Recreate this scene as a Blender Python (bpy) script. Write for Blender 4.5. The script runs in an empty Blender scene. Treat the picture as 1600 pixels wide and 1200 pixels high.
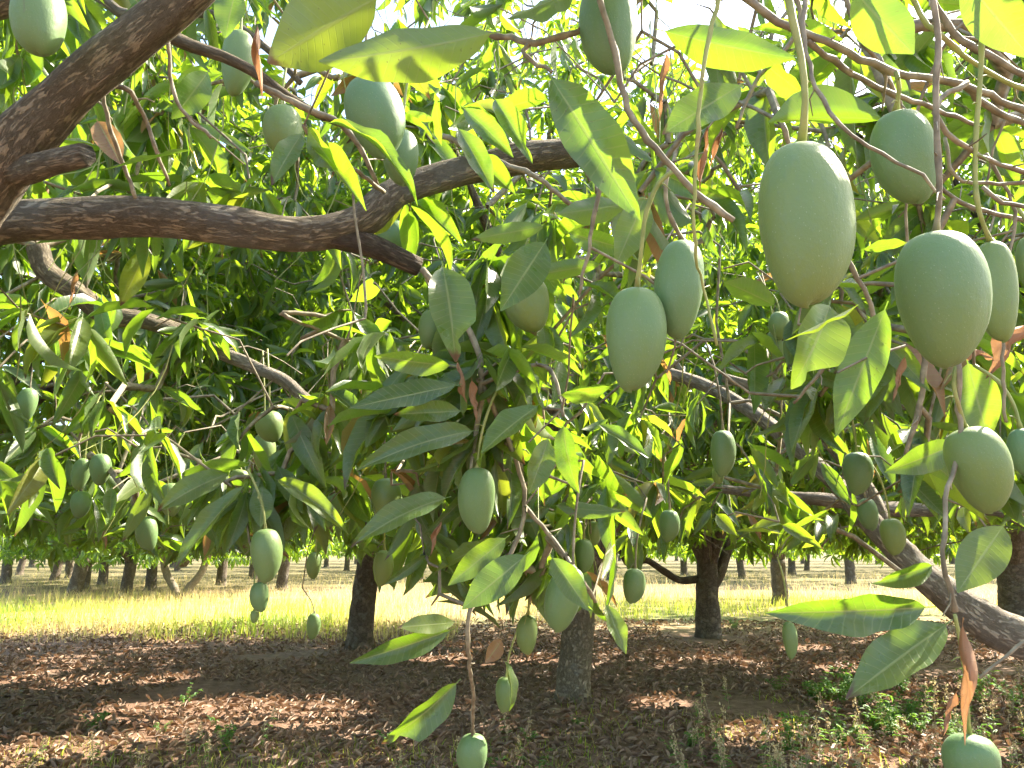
import bpy, math, random
import numpy as np
from mathutils import Vector, Matrix, noise as mnoise

# ------------------------------------------------------------------ camera, sky, sun, exposure
SC = bpy.context.scene
COL = SC.collection
PITCH = math.radians(12.1)
CAMZ = 1.5
FPX = 1200.0                                   # focal length in photo pixels (1600 wide)
cam_d = bpy.data.cameras.new('camera'); cam = bpy.data.objects.new('camera', cam_d); COL.objects.link(cam)
cam_d.sensor_width = 36.0; cam_d.lens = 36.0 * FPX / 1600.0
cam_d.clip_start = 0.05; cam_d.clip_end = 2000
cam.location = (0, 0, CAMZ); cam.rotation_euler = (math.pi / 2 + PITCH, 0, 0)
SC.camera = cam

SUN_AZ, SUN_EL = math.radians(58), math.radians(46)     # azimuth from +Y towards +X
world = bpy.data.worlds.new('World'); SC.world = world; world.use_nodes = True
wn = world.node_tree; wn.nodes.clear()
sky = wn.nodes.new('ShaderNodeTexSky'); sky.sky_type = 'NISHITA'; sky.sun_disc = False
sky.sun_elevation = SUN_EL; sky.sun_rotation = SUN_AZ; sky.dust_density = 2.5
bg = wn.nodes.new('ShaderNodeBackground'); bg.inputs['Strength'].default_value = 0.15
wo = wn.nodes.new('ShaderNodeOutputWorld')
wn.links.new(sky.outputs[0], bg.inputs[0]); wn.links.new(bg.outputs[0], wo.inputs[0])
sl = bpy.data.lights.new('sun', 'SUN'); sl.energy = 5.0; sl.angle = math.radians(0.53); sl.color = (1.0, 0.90, 0.74)
sun = bpy.data.objects.new('sun', sl); COL.objects.link(sun)
sdir = Vector((math.sin(SUN_AZ) * math.cos(SUN_EL), math.cos(SUN_AZ) * math.cos(SUN_EL), math.sin(SUN_EL)))
sun.rotation_euler = sdir.to_track_quat('Z', 'Y').to_euler()
sun.location = (0, 0, 30)
vs = SC.view_settings
vs.view_transform = 'Standard'; vs.look = 'None'; vs.gamma = 1; vs.use_curve_mapping = False; vs.exposure = 2.3
cy = SC.cycles
cy.max_bounces = 6; cy.diffuse_bounces = 4; cy.glossy_bounces = 2; cy.transmission_bounces = 4
cy.transparent_max_bounces = 4; cy.use_denoising = True; cy.sample_clamp_indirect = 6.0
cy.use_adaptive_sampling = True; cy.adaptive_threshold = 0.02

# ------------------------------------------------------------------ helpers
rng = np.random.default_rng(7)
R = random.Random(11)
CAM = np.array([0, 0, CAMZ]); RT = np.array([1.0, 0, 0])
FW = np.array([0, math.cos(PITCH), math.sin(PITCH)]); UPV = np.array([0, -math.sin(PITCH), math.cos(PITCH)])

def at(px, py, d):
    """the point d metres deep along the camera's axis that stands at this spot of the photograph"""
    return CAM + d * (FW + RT * ((px - 800) / FPX) + UPV * ((600 - py) / FPX))

def proj(P):
    """(px, py, depth) of world points"""
    Q = np.asarray(P, float) - CAM
    d = Q @ FW
    ds = np.where(np.abs(d) < 1e-6, 1e-6, d)
    return 800 + FPX * (Q @ RT) / ds, 600 - FPX * (Q @ UPV) / ds, d

def nrm(v):
    v = np.asarray(v, float); n = np.linalg.norm(v, axis=-1, keepdims=True)
    return v / np.maximum(n, 1e-9)

def ground_at(px, py):
    """the ground point (z = 0) seen at this spot"""
    r = FW + RT * ((px - 800) / FPX) + UPV * ((600 - py) / FPX)
    return CAM + r * (-CAMZ / r[2])

def fast_mesh(name, verts, quads, uv=None, rnd=None, smooth=True):
    verts = np.ascontiguousarray(verts, np.float32); quads = np.ascontiguousarray(quads, np.int32)
    m = bpy.data.meshes.new(name)
    nf = len(quads)
    m.vertices.add(len(verts)); m.vertices.foreach_set('co', verts.ravel())
    m.loops.add(nf * 4); m.loops.foreach_set('vertex_index', quads.ravel())
    m.polygons.add(nf); m.polygons.foreach_set('loop_start', np.arange(0, nf * 4, 4, dtype=np.int32))
    if smooth: m.polygons.foreach_set('use_smooth', np.ones(nf, bool))
    m.update(calc_edges=True)
    if uv is not None:
        l = m.uv_layers.new(name='UVMap')
        l.data.foreach_set('uv', np.ascontiguousarray(np.asarray(uv, np.float32)[quads.ravel()]).ravel())
    if rnd is not None:
        a = m.attributes.new('rnd', 'FLOAT', 'POINT'); a.data.foreach_set('value', np.ascontiguousarray(rnd, np.float32))
    return m

def link(name, mesh, mat=None, parent=None, matrix=None):
    o = bpy.data.objects.new(name, mesh); COL.objects.link(o)
    if mat is not None and mesh is not None and not mesh.materials: mesh.materials.append(mat)
    if matrix is not None: o.matrix_world = matrix
    if parent is not None:
        o.parent = parent; o.matrix_parent_inverse = PINV.get(parent.name, Matrix())
    return o
PINV = {}

def tag(o, label=None, cat=None, group=None, kind=None):
    if label: o['label'] = label
    if cat: o['category'] = cat
    if group: o['group'] = group
    if kind: o['kind'] = kind
    return o

def thing(name, label, cat, loc, group=None):
    o = bpy.data.objects.new(name, None); COL.objects.link(o); o.location = loc
    o.empty_display_size = 0.2
    PINV[o.name] = Matrix.Translation(Vector(loc)).inverted()
    return tag(o, label, cat, group)

def smooth_path(pts, vals, step):
    """Catmull-Rom through pts, resampled about every step metres"""
    pts = np.asarray(pts, float); vals = np.asarray(vals, float)
    P = np.vstack([2 * pts[0] - pts[1], pts, 2 * pts[-1] - pts[-2]])
    V = np.concatenate([[vals[0]], vals, [vals[-1]]])
    op, ov = [], []
    for i in range(1, len(P) - 2):
        n = max(2, int(np.linalg.norm(P[i + 1] - P[i]) / step) + 1)
        for t in np.linspace(0, 1, n, endpoint=False):
            a = -0.5 * t + t * t - 0.5 * t ** 3; b = 1 - 2.5 * t * t + 1.5 * t ** 3
            c = 0.5 * t + 2 * t * t - 1.5 * t ** 3; d = -0.5 * t * t + 0.5 * t ** 3
            op.append(a * P[i - 1] + b * P[i] + c * P[i + 1] + d * P[i + 2])
            ov.append(V[i] * (1 - t) + V[i + 1] * t)
    op.append(pts[-1]); ov.append(vals[-1])
    return np.array(op), np.array(ov)

def tube(pts, rad, sides=6, rough=0.0, freq=6.0, cap=True, knots=0):
    """verts, quads, uv of a tube; rough makes the skin uneven"""
    pts = np.asarray(pts, float); rad = np.asarray(rad, float); n = len(pts)
    T = nrm(np.gradient(pts, axis=0))
    ref = np.array([0, 0, 1.0]) if abs(T[0][2]) < 0.9 else np.array([1.0, 0, 0])
    U = np.zeros((n, 3)); u = nrm(ref - T[0] * (ref @ T[0]))
    for i in range(n):
        u = nrm(u - T[i] * (u @ T[i])); U[i] = u
    W = np.cross(T, U)
    ang = np.linspace(0, 2 * math.pi, sides + 1)
    ca, sa = np.cos(ang), np.sin(ang)
    s = np.concatenate([[0], np.cumsum(np.linalg.norm(np.diff(pts, axis=0), axis=1))])
    rr = np.repeat(rad[:, None], sides + 1, 1).copy()
    if rough:
        for i in range(n):
            for k in range(sides):
                q = Vector((math.cos(ang[k]) * 1.3, math.sin(ang[k]) * 1.3, s[i] * freq + pts[0][0] * 7))
                q2 = Vector((math.cos(ang[k]) * 4, math.sin(ang[k]) * 4, s[i] * freq * 1.5))
                rr[i, k] *= 1 + rough * (mnoise.noise(q) + 0.55 * mnoise.noise(q2))
            rr[i, sides] = rr[i, 0]
        for _ in range(knots):
            s0 = rng.random() * s[-1]; a0 = rng.random() * 6.283; wd = rng.uniform(.45, .9) * rad.mean(); am = rng.uniform(.12, .34)
            da = np.abs((ang - a0 + math.pi) % (2 * math.pi) - math.pi)
            g2 = ((s - s0)[:, None] / wd) ** 2 + (da[None, :] * rad.mean() / wd) ** 2
            rr *= 1 + am * np.exp(-g2) - 0.75 * am * np.exp(-g2 * 7)
    V = pts[:, None, :] + (U[:, None, :] * ca[None, :, None] + W[:, None, :] * sa[None, :, None]) * rr[..., None]
    V = V.reshape(-1, 3)
    uv = np.stack([np.tile(ang / (2 * math.pi), (n, 1)), np.repeat(s[:, None], sides + 1, 1)], -1).reshape(-1, 2)
    i, k = np.meshgrid(np.arange(n - 1), np.arange(sides), indexing='ij')
    a = (i * (sides + 1) + k).ravel()
    Q = np.stack([a, a + 1, a + sides + 2, a + sides + 1], 1)
    if cap:
        for end in (0, n - 1):
            c = len(V); V = np.vstack([V, pts[end][None] + T[end] * (0.25 * rad[end] * (1 if end else -1))]); uv = np.vstack([uv, [[0.5, s[end]]]])
            b = end * (sides + 1)
            q = [[c, b + j, b + j + 1, c] for j in range(0)]
            ks = np.arange(0, sides - 1, 2)
            qq = np.stack([np.full_like(ks, c), b + ks, b + ks + 1, b + ks + 2], 1)
            if end: qq = qq[:, [0, 1, 2, 3]]
            else: qq = qq[:, [0, 3, 2, 1]]
            Q = np.vstack([Q, qq])
    return V, Q, uv

def merge(parts):
    V, Q, U, o = [], [], [], 0
    for v, q, u in parts:
        V.append(v); Q.append(q + o); U.append(u); o += len(v)
    return np.vstack(V), np.vstack(Q), np.vstack(U)

# ------------------------------------------------------------------ materials
def mat(name):
    m = bpy.data.materials.new(name); m.use_nodes = True; m.node_tree.nodes.clear()
    return m, m.node_tree
def N(nt, kind, **kw):
    n = nt.nodes.new(kind)
    for k, v in kw.items():
        if k.startswith('i_'):
            n.inputs[int(k[2:]) if k[2:].isdigit() else k[2:].replace('_', ' ')].default_value = v
        else: setattr(n, k, v)
    return n
def math_(nt, op, a, b=None, c=None, clamp=False):
    n = nt.nodes.new('ShaderNodeMath'); n.operation = op; n.use_clamp = clamp
    for i, x in enumerate((a, b, c)):
        if x is None: continue
        if isinstance(x, (int, float)): n.inputs[i].default_value = x
        else: nt.links.new(x, n.inputs[i])
    return n.outputs[0]
def ramp(nt, src, stops):
    n = nt.nodes.new('ShaderNodeValToRGB'); e = n.color_ramp.elements
    while len(e) < len(stops): e.new(0.5)
    for x, (p, c) in zip(e, stops):
        x.position = p; x.color = (c[0], c[1], c[2], 1) if not isinstance(c, (int, float)) else (c, c, c, 1)
    if src is not None: nt.links.new(src, n.inputs[0])
    return n.outputs[0]
def mixc(nt, f, a, b, blend='MIX'):
    n = nt.nodes.new('ShaderNodeMix'); n.data_type = 'RGBA'; n.blend_type = blend; n.clamp_factor = True
    for i, x in ((0, f), (6, a), (7, b)):
        if isinstance(x, (int, float)): n.inputs[i].default_value = x
        elif isinstance(x, tuple): n.inputs[i].default_value = (x[0], x[1], x[2], 1)
        else: nt.links.new(x, n.inputs[i])
    return n.outputs[2]
def smooth(nt, x, lo, hi, o0=0.0, o1=1.0):
    n = nt.nodes.new('ShaderNodeMapRange'); n.interpolation_type = 'SMOOTHSTEP'
    n.inputs[1].default_value = lo; n.inputs[2].default_value = hi; n.inputs[3].default_value = o0; n.inputs[4].default_value = o1
    nt.links.new(x, n.inputs[0]); return n.outputs[0]

def leaf_material(name, top_stops, trans_stops, trans=0.5, rough=0.38, spots=0.35, dry=False):
    m, nt = mat(name); L = nt.links
    uv = N(nt, 'ShaderNodeUVMap'); sep = N(nt, 'ShaderNodeSeparateXYZ'); L.new(uv.outputs[0], sep.inputs[0])
    at_ = N(nt, 'ShaderNodeAttribute', attribute_name='rnd'); oi = N(nt, 'ShaderNodeObjectInfo')
    rnd = math_(nt, 'FRACT', math_(nt, 'ADD', at_.outputs['Fac'], oi.outputs['Random']))
    u = math_(nt, 'ABSOLUTE', math_(nt, 'MULTIPLY_ADD', sep.outputs[0], 2.0, -1.0))     # 0 midrib .. 1 edge
    v = sep.outputs[1]
    # veins: midrib and slanting side veins
    mid = smooth(nt, u, 0.03, 0.075, 1.0, 0.0)
    side = math_(nt, 'SINE', math_(nt, 'MULTIPLY', math_(nt, 'SUBTRACT', v, math_(nt, 'MULTIPLY', u, 0.085)), 105.0))
    sidev = smooth(nt, side, 0.86, 1.0, 0.0, 0.45)
    vein = math_(nt, 'MAXIMUM', mid, sidev)
    # patchy colour inside a leaf
    tc = N(nt, 'ShaderNodeCombineXYZ'); L.new(sep.outputs[0], tc.inputs[0]); L.new(math_(nt, 'MULTIPLY', v, 4.0), tc.inputs[1])
    L.new(math_(nt, 'MULTIPLY', rnd, 97.0), tc.inputs[2])
    n1 = N(nt, 'ShaderNodeTexNoise', i_Scale=1.6, i_Detail=3.0); L.new(tc.outputs[0], n1.inputs['Vector'])
    n2 = N(nt, 'ShaderNodeTexNoise', i_Scale=9.0, i_Detail=2.0); L.new(tc.outputs[0], n2.inputs['Vector'])
    base = ramp(nt, rnd, top_stops)
    base = mixc(nt, smooth(nt, n1.outputs[0], 0.35, 0.7, 0.0, 0.25), base, mixc(nt, 0.5, base, (0.20, 0.20, 0.05) if not dry else (0.42, 0.26, 0.13)))
    tcol = ramp(nt, rnd, trans_stops)
    tcol = mixc(nt, smooth(nt, n1.outputs[0], 0.4, 0.75, 0.0, 0.3), tcol, mixc(nt, 0.5, tcol, (0.46, 0.42, 0.04) if not dry else (0.5, 0.25, 0.08)))
    vc = mixc(nt, vein, base, mixc(nt, 0.55, base, (0.42, 0.46, 0.18) if not dry else (0.4, 0.27, 0.15)))
    tv = mixc(nt, math_(nt, 'MULTIPLY', vein, 0.55), tcol, (0.22, 0.28, 0.03) if not dry else (0.2, 0.1, 0.04))
    # dark specks, browned edge and tip on some leaves
    spk = smooth(nt, n2.outputs[0], 0.70, 0.76, 0.0, spots)
    old = smooth(nt, math_(nt, 'FRACT', math_(nt, 'MULTIPLY', rnd, 7.31)), 0.62, 0.8)
    tip = math_(nt, 'MULTIPLY', smooth(nt, math_(nt, 'ADD', v, math_(nt, 'MULTIPLY', n1.outputs[0], 0.3)), 1.02, 1.12), old)
    vs_ = N(nt, 'ShaderNodeTexVoronoi', i_Scale=7.0); L.new(tc.outputs[0], vs_.inputs['Vector'])
    dots = math_(nt, 'MULTIPLY', smooth(nt, vs_.outputs['Distance'], 0.07, 0.12, 0.85, 0.0), smooth(nt, n1.outputs[0], 0.45, 0.6))
    spoil = math_(nt, 'MAXIMUM', math_(nt, 'MAXIMUM', spk, dots), tip)
    vc = mixc(nt, spoil, vc, (0.10, 0.055, 0.025)); tv = mixc(nt, spoil, tv, (0.12, 0.06, 0.02))
    geo = N(nt, 'ShaderNodeNewGeometry')
    under = mixc(nt, 0.30, vc, (0.15, 0.19, 0.10) if not dry else (0.36, 0.25, 0.16))
    col = mixc(nt, geo.outputs['Backfacing'], vc, under)
    bmp = N(nt, 'ShaderNodeBump', i_Strength=0.2, i_Distance=0.002)
    L.new(math_(nt, 'ADD', math_(nt, 'MULTIPLY', vein, -1.0), math_(nt, 'MULTIPLY', n1.outputs[0], 0.8)), bmp.inputs['Height'])
    p = N(nt, 'ShaderNodeBsdfPrincipled'); L.new(col, p.inputs['Base Color']); L.new(bmp.outputs[0], p.inputs['Normal'])
    rg = math_(nt, 'ADD', math_(nt, 'MULTIPLY', geo.outputs['Backfacing'], 0.14), math_(nt, 'MULTIPLY_ADD', n1.outputs[0], 0.25, rough - 0.12))
    L.new(rg, p.inputs['Roughness']); p.inputs['Specular IOR Level'].default_value = 0.62
    t = N(nt, 'ShaderNodeBsdfTranslucent'); L.new(tv, t.inputs[0]); L.new(bmp.outputs[0], t.inputs[1])
    mx = N(nt, 'ShaderNodeMixShader', i_0=trans); L.new(p.outputs[0], mx.inputs[1]); L.new(t.outputs[0], mx.inputs[2])
    o = N(nt, 'ShaderNodeOutputMaterial'); L.new(mx.outputs[0], o.inputs[0])
    return m

LEAF = leaf_material('mango_leaf',
    [(0.0, (0.050, 0.092, 0.036)), (0.3, (0.072, 0.122, 0.042)), (0.6, (0.052, 0.096, 0.050)), (0.9, (0.088, 0.138, 0.042)), (0.965, (0.12, 0.17, 0.035)), (0.98, (0.28, 0.15, 0.07))],
    [(0.0, (0.22, 0.41, 0.014)), (0.3, (0.33, 0.55, 0.020)), (0.6, (0.27, 0.48, 0.016)), (0.9, (0.42, 0.60, 0.022)), (0.965, (0.46, 0.52, 0.03)), (0.98, (0.45, 0.22, 0.06))], trans=0.43, rough=0.30)
DRY = leaf_material('dry_leaf', [(0.0, (0.26, 0.13, 0.07)), (0.5, (0.36, 0.20, 0.11)), (1.0, (0.22, 0.12, 0.07))],
    [(0.0, (0.42, 0.20, 0.08)), (1.0, (0.50, 0.26, 0.10))], trans=0.3, rough=0.6, spots=0.5, dry=True)
LITTER = leaf_material('litter_leaf', [(0.0, (0.13, 0.088, 0.062)), (0.3, (0.25, 0.165, 0.112)), (0.6, (0.37, 0.26, 0.18)), (0.85, (0.20, 0.14, 0.10)), (1.0, (0.50, 0.37, 0.26))],
    [(0.0, (0.18, 0.09, 0.04)), (1.0, (0.3, 0.16, 0.07))], trans=0.15, rough=0.6, spots=0.4, dry=True)

def far_leaf_material():
    m, nt = mat('mango_leaf_far'); L = nt.links
    at_ = N(nt, 'ShaderNodeAttribute', attribute_name='rnd')
    c = ramp(nt, at_.outputs['Fac'], [(0.0, (0.048, 0.090, 0.036)), (0.3, (0.070, 0.120, 0.042)), (0.6, (0.052, 0.096, 0.050)), (0.965, (0.095, 0.165, 0.035)), (0.98, (0.28, 0.15, 0.07))])
    tcol = ramp(nt, at_.outputs['Fac'], [(0.0, (0.28, 0.50, 0.018)), (0.3, (0.44, 0.68, 0.026)), (0.6, (0.36, 0.58, 0.02)), (0.965, (0.56, 0.74, 0.03)), (0.98, (0.50, 0.25, 0.07))])
    geo = N(nt, 'ShaderNodeNewGeometry')
    col = mixc(nt, geo.outputs['Backfacing'], c, mixc(nt, 0.35, c, (0.17, 0.22, 0.11)))
    p = N(nt, 'ShaderNodeBsdfPrincipled'); L.new(col, p.inputs['Base Color'])
    L.new(math_(nt, 'MULTIPLY_ADD', geo.outputs['Backfacing'], 0.16, 0.30), p.inputs['Roughness'])
    t = N(nt, 'ShaderNodeBsdfTranslucent'); L.new(tcol, t.inputs[0])
    mx = N(nt, 'ShaderNodeMixShader', i_0=0.43); L.new(p.outputs[0], mx.inputs[1]); L.new(t.outputs[0], mx.inputs[2])
    o = N(nt, 'ShaderNodeOutputMaterial'); L.new(mx.outputs[0], o.inputs[0])
    return m
LEAF_FAR = far_leaf_material()

def bark_material(name, c0, c1, c2, scale=1.0):
    m, nt = mat(name); L = nt.links
    uv = N(nt, 'ShaderNodeUVMap'); mp = N(nt, 'ShaderNodeMapping'); L.new(uv.outputs[0], mp.inputs[0])
    mp.inputs['Scale'].default_value = (20 * scale, 15 * scale, 1)
    geo = N(nt, 'ShaderNodeTexCoord')
    nb = N(nt, 'ShaderNodeTexNoise', i_Scale=7.0, i_Detail=4.0); L.new(geo.outputs['Object'], nb.inputs['Vector'])
    n1 = N(nt, 'ShaderNodeTexNoise', i_Scale=1.0, i_Detail=7.0, i_Roughness=0.72, i_Distortion=0.35); L.new(mp.outputs[0], n1.inputs['Vector'])
    n3 = N(nt, 'ShaderNodeTexNoise', i_Scale=0.9, i_Detail=7.0, i_Roughness=0.72, i_Distortion=0.3); L.new(mp.outputs[0], n3.inputs['Vector'])
    crack = smooth(nt, math_(nt, 'ABSOLUTE', math_(nt, 'SUBTRACT', n3.outputs[0], 0.5)), 0.0, 0.075)
    fine = N(nt, 'ShaderNodeTexNoise', i_Scale=60.0, i_Detail=3.0); L.new(geo.outputs['Object'], fine.inputs['Vector'])
    c = ramp(nt, n1.outputs[0], [(0.2, c0), (0.5, c1), (0.85, c2)])
    c = mixc(nt, smooth(nt, crack, 0.0, 1.0, 0.45, 0.0), c, (c0[0] * .6, c0[1] * .6, c0[2] * .6))
    c = mixc(nt, smooth(nt, nb.outputs[0], 0.56, 0.68, 0.0, 0.45), c, (0.30, 0.29, 0.25))      # lichen
    c = mixc(nt, smooth(nt, fine.outputs[0], 0.45, 0.8, 0.0, 0.5), c, c2)
    h = math_(nt, 'ADD', math_(nt, 'MULTIPLY', crack, 0.7), math_(nt, 'ADD', n1.outputs[0], math_(nt, 'MULTIPLY', fine.outputs[0], 0.35)))
    b = N(nt, 'ShaderNodeBump', i_Strength=1.0, i_Distance=0.014); L.new(h, b.inputs['Height'])
    p = N(nt, 'ShaderNodeBsdfPrincipled', i_Roughness=0.85); p.inputs['Specular IOR Level'].default_value = 0.25
    L.new(c, p.inputs['Base Color']); L.new(b.outputs[0], p.inputs['Normal'])
    o = N(nt, 'ShaderNodeOutputMaterial'); L.new(p.outputs[0], o.inputs[0])
    return m
BARK = bark_material('bark', (0.16, 0.126, 0.080), (0.28, 0.228, 0.152), (0.40, 0.34, 0.24))
BARK_PALE = bark_material('bark_pale', (0.26, 0.215, 0.16), (0.40, 0.345, 0.27), (0.52, 0.46, 0.37))  # paler grey bark, lightened further in place of sunlight on the limb
BARK_DARK = bark_material('bark_dark', (0.09, 0.07, 0.052), (0.165, 0.132, 0.10), (0.26, 0.215, 0.165), 0.6)

def plain(name, stops, scale=20.0, rough=0.6, bump=0.2, obj_rand=False):
    m, nt = mat(name); L = nt.links
    tc = N(nt, 'ShaderNodeTexCoord')
    n1 = N(nt, 'ShaderNodeTexNoise', i_Scale=scale, i_Detail=4.0); L.new(tc.outputs['Object'], n1.inputs['Vector'])
    f = n1.outputs[0]
    if obj_rand:
        oi = N(nt, 'ShaderNodeObjectInfo'); f = math_(nt, 'ADD', math_(nt, 'MULTIPLY', f, 0.5), math_(nt, 'MULTIPLY', oi.outputs['Random'], 0.5))
    c = ramp(nt, f, stops)
    b = N(nt, 'ShaderNodeBump', i_Strength=bump, i_Distance=0.003); L.new(n1.outputs[0], b.inputs['Height'])
    p = N(nt, 'ShaderNodeBsdfPrincipled', i_Roughness=rough); L.new(c, p.inputs['Base Color']); L.new(b.outputs[0], p.inputs['Normal'])
    o = N(nt, 'ShaderNodeOutputMaterial'); L.new(p.outputs[0], o.inputs[0])
    return m
TWIG = plain('twig', [(0.3, (0.125, 0.102, 0.062)), (0.5, (0.215, 0.182, 0.115)), (0.7, (0.34, 0.295, 0.195))], 45, 0.7, 0.6)
GREENSTALK = plain('green_stalk', [(0.3, (0.20, 0.24, 0.06)), (0.55, (0.32, 0.34, 0.10)), (0.75, (0.30, 0.22, 0.09))], 40, 0.55, 0.4)
STRAW = plain('straw', [(0.3, (0.34, 0.25, 0.13)), (0.7, (0.52, 0.42, 0.24))], 30, 0.7, 0.2)

def mango_material():
    m, nt = mat('mango_skin'); L = nt.links
    tc = N(nt, 'ShaderNodeTexCoord'); oi = N(nt, 'ShaderNodeObjectInfo')
    sh = N(nt, 'ShaderNodeVectorMath', operation='ADD'); L.new(tc.outputs['Object'], sh.inputs[0])
    cb = N(nt, 'ShaderNodeCombineXYZ'); L.new(math_(nt, 'MULTIPLY', oi.outputs['Random'], 31.0), cb.inputs[0]); L.new(cb.outputs[0], sh.inputs[1])
    n1 = N(nt, 'ShaderNodeTexNoise', i_Scale=2.2, i_Detail=3.0); L.new(sh.outputs[0], n1.inputs['Vector'])
    n2 = N(nt, 'ShaderNodeTexNoise', i_Scale=11.0, i_Detail=5.0, i_Roughness=0.7); L.new(sh.outputs[0], n2.inputs['Vector'])
    vo = N(nt, 'ShaderNodeTexVoronoi', i_Scale=26.0); L.new(sh.outputs[0], vo.inputs['Vector'])
    hue = math_(nt, 'ADD', math_(nt, 'MULTIPLY', oi.outputs['Random'], 0.55), math_(nt, 'MULTIPLY', n1.outputs[0], 0.5))
    c = ramp(nt, hue, [(0.1, (0.100, 0.200, 0.086)), (0.45, (0.126, 0.210, 0.066)), (0.75, (0.160, 0.222, 0.052)), (1.0, (0.100, 0.202, 0.098))])
    c = mixc(nt, smooth(nt, n2.outputs[0], 0.45, 0.75, 0.0, 0.4), c, (0.145, 0.21, 0.10))          # waxy bloom
    c = mixc(nt, smooth(nt, vo.outputs['Distance'], 0.07, 0.15, 0.75, 0.0), c, (0.28, 0.34, 0.17)) # pale pores
    sx = N(nt, 'ShaderNodeSeparateXYZ'); L.new(tc.outputs['Object'], sx.inputs[0])
    top = smooth(nt, math_(nt, 'ADD', sx.outputs[2], math_(nt, 'MULTIPLY', n2.outputs[0], 0.35)), 0.62, 0.78)
    c = mixc(nt, math_(nt, 'MULTIPLY', top, 0.35), c, (0.30, 0.27, 0.14))                          # browned shoulder by the stalk
    n3 = N(nt, 'ShaderNodeTexNoise', i_Scale=5.0, i_Detail=6.0, i_Roughness=0.8); L.new(sh.outputs[0], n3.inputs['Vector'])
    c = mixc(nt, smooth(nt, n3.outputs[0], 0.66, 0.72, 0.0, 0.55), c, (0.20, 0.19, 0.10))          # scars
    ms = N(nt, 'ShaderNodeMapping'); L.new(sh.outputs[0], ms.inputs[0]); ms.inputs['Scale'].default_value = (7, 7, 0.7)
    n4 = N(nt, 'ShaderNodeTexNoise', i_Scale=1.0, i_Detail=4.0); L.new(ms.outputs[0], n4.inputs['Vector'])
    c = mixc(nt, smooth(nt, n4.outputs[0], 0.69, 0.74, 0.0, 0.55), c, (0.13, 0.13, 0.06))          # dried sap streaks
    b = N(nt, 'ShaderNodeBump', i_Strength=0.12, i_Distance=0.02); L.new(n2.outputs[0], b.inputs['Height'])
    p = N(nt, 'ShaderNodeBsdfPrincipled'); L.new(c, p.inputs['Base Color']); L.new(b.outputs[0], p.inputs['Normal'])
    L.new(math_(nt, 'MULTIPLY_ADD', n2.outputs[0], 0.3, 0.33), p.inputs['Roughness'])
    p.inputs['Subsurface Weight'].default_value = 0.1; p.inputs['Subsurface Radius'].default_value = (0.6, 1.0, 0.3)
    p.inputs['Subsurface Scale'].default_value = 0.012
    p.inputs['Sheen Weight'].default_value = 0.06; p.inputs['Sheen Roughness'].default_value = 0.4
    o = N(nt, 'ShaderNodeOutputMaterial'); L.new(p.outputs[0], o.inputs[0])
    return m
MANGO = mango_material()

def ground_material():
    m, nt = mat('orchard_soil'); L = nt.links
    tc = N(nt, 'ShaderNodeTexCoord')
    n1 = N(nt, 'ShaderNodeTexNoise', i_Scale=0.35, i_Detail=5.0); L.new(tc.outputs['Object'], n1.inputs['Vector'])
    n2 = N(nt, 'ShaderNodeTexNoise', i_Scale=9.0, i_Detail=6.0, i_Roughness=0.7); L.new(tc.outputs['Object'], n2.inputs['Vector'])
    c = ramp(nt, n2.outputs[0], [(0.3, (0.10, 0.064, 0.045)), (0.5, (0.19, 0.125, 0.088)), (0.72, (0.30, 0.205, 0.145))])
    c = mixc(nt, smooth(nt, n1.outputs[0], 0.42, 0.62, 0.0, 0.5), c, (0.19, 0.105, 0.065))
    sy = N(nt, 'ShaderNodeSeparateXYZ'); L.new(tc.outputs['Object'], sy.inputs[0])
    far = smooth(nt, math_(nt, 'ADD', sy.outputs[1], math_(nt, 'MULTIPLY', n1.outputs[0], 6.0)), 16.5, 20.0, 0.0, 0.75); far = math_(nt, 'MULTIPLY', far, smooth(nt, math_(nt, 'ADD', sy.outputs[1], math_(nt, 'MULTIPLY', n1.outputs[0], 8.0)), 29.0, 33.0, 1.0, 0.12))
    c = mixc(nt, far, c, mixc(nt, smooth(nt, n1.outputs[0], 0.4, 0.6), (0.20, 0.22, 0.07), (0.34, 0.27, 0.14)))
    c = mixc(nt, smooth(nt, sy.outputs[1], 26.0, 34.0, 0.0, 0.7), c, (0.115, 0.115, 0.048))  # weedy far floor, its colour also darkened for shade under the far rows
    b = N(nt, 'ShaderNodeBump', i_Strength=0.8, i_Distance=0.05); L.new(n2.outputs[0], b.inputs['Height'])
    p = N(nt, 'ShaderNodeBsdfPrincipled', i_Roughness=0.95); L.new(c, p.inputs['Base Color']); L.new(b.outputs[0], p.inputs['Normal'])
    p.inputs['Specular IOR Level'].default_value = 0.15
    o = N(nt, 'ShaderNodeOutputMaterial'); L.new(p.outputs[0], o.inputs[0])
    return m
SOIL = ground_material()

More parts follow.
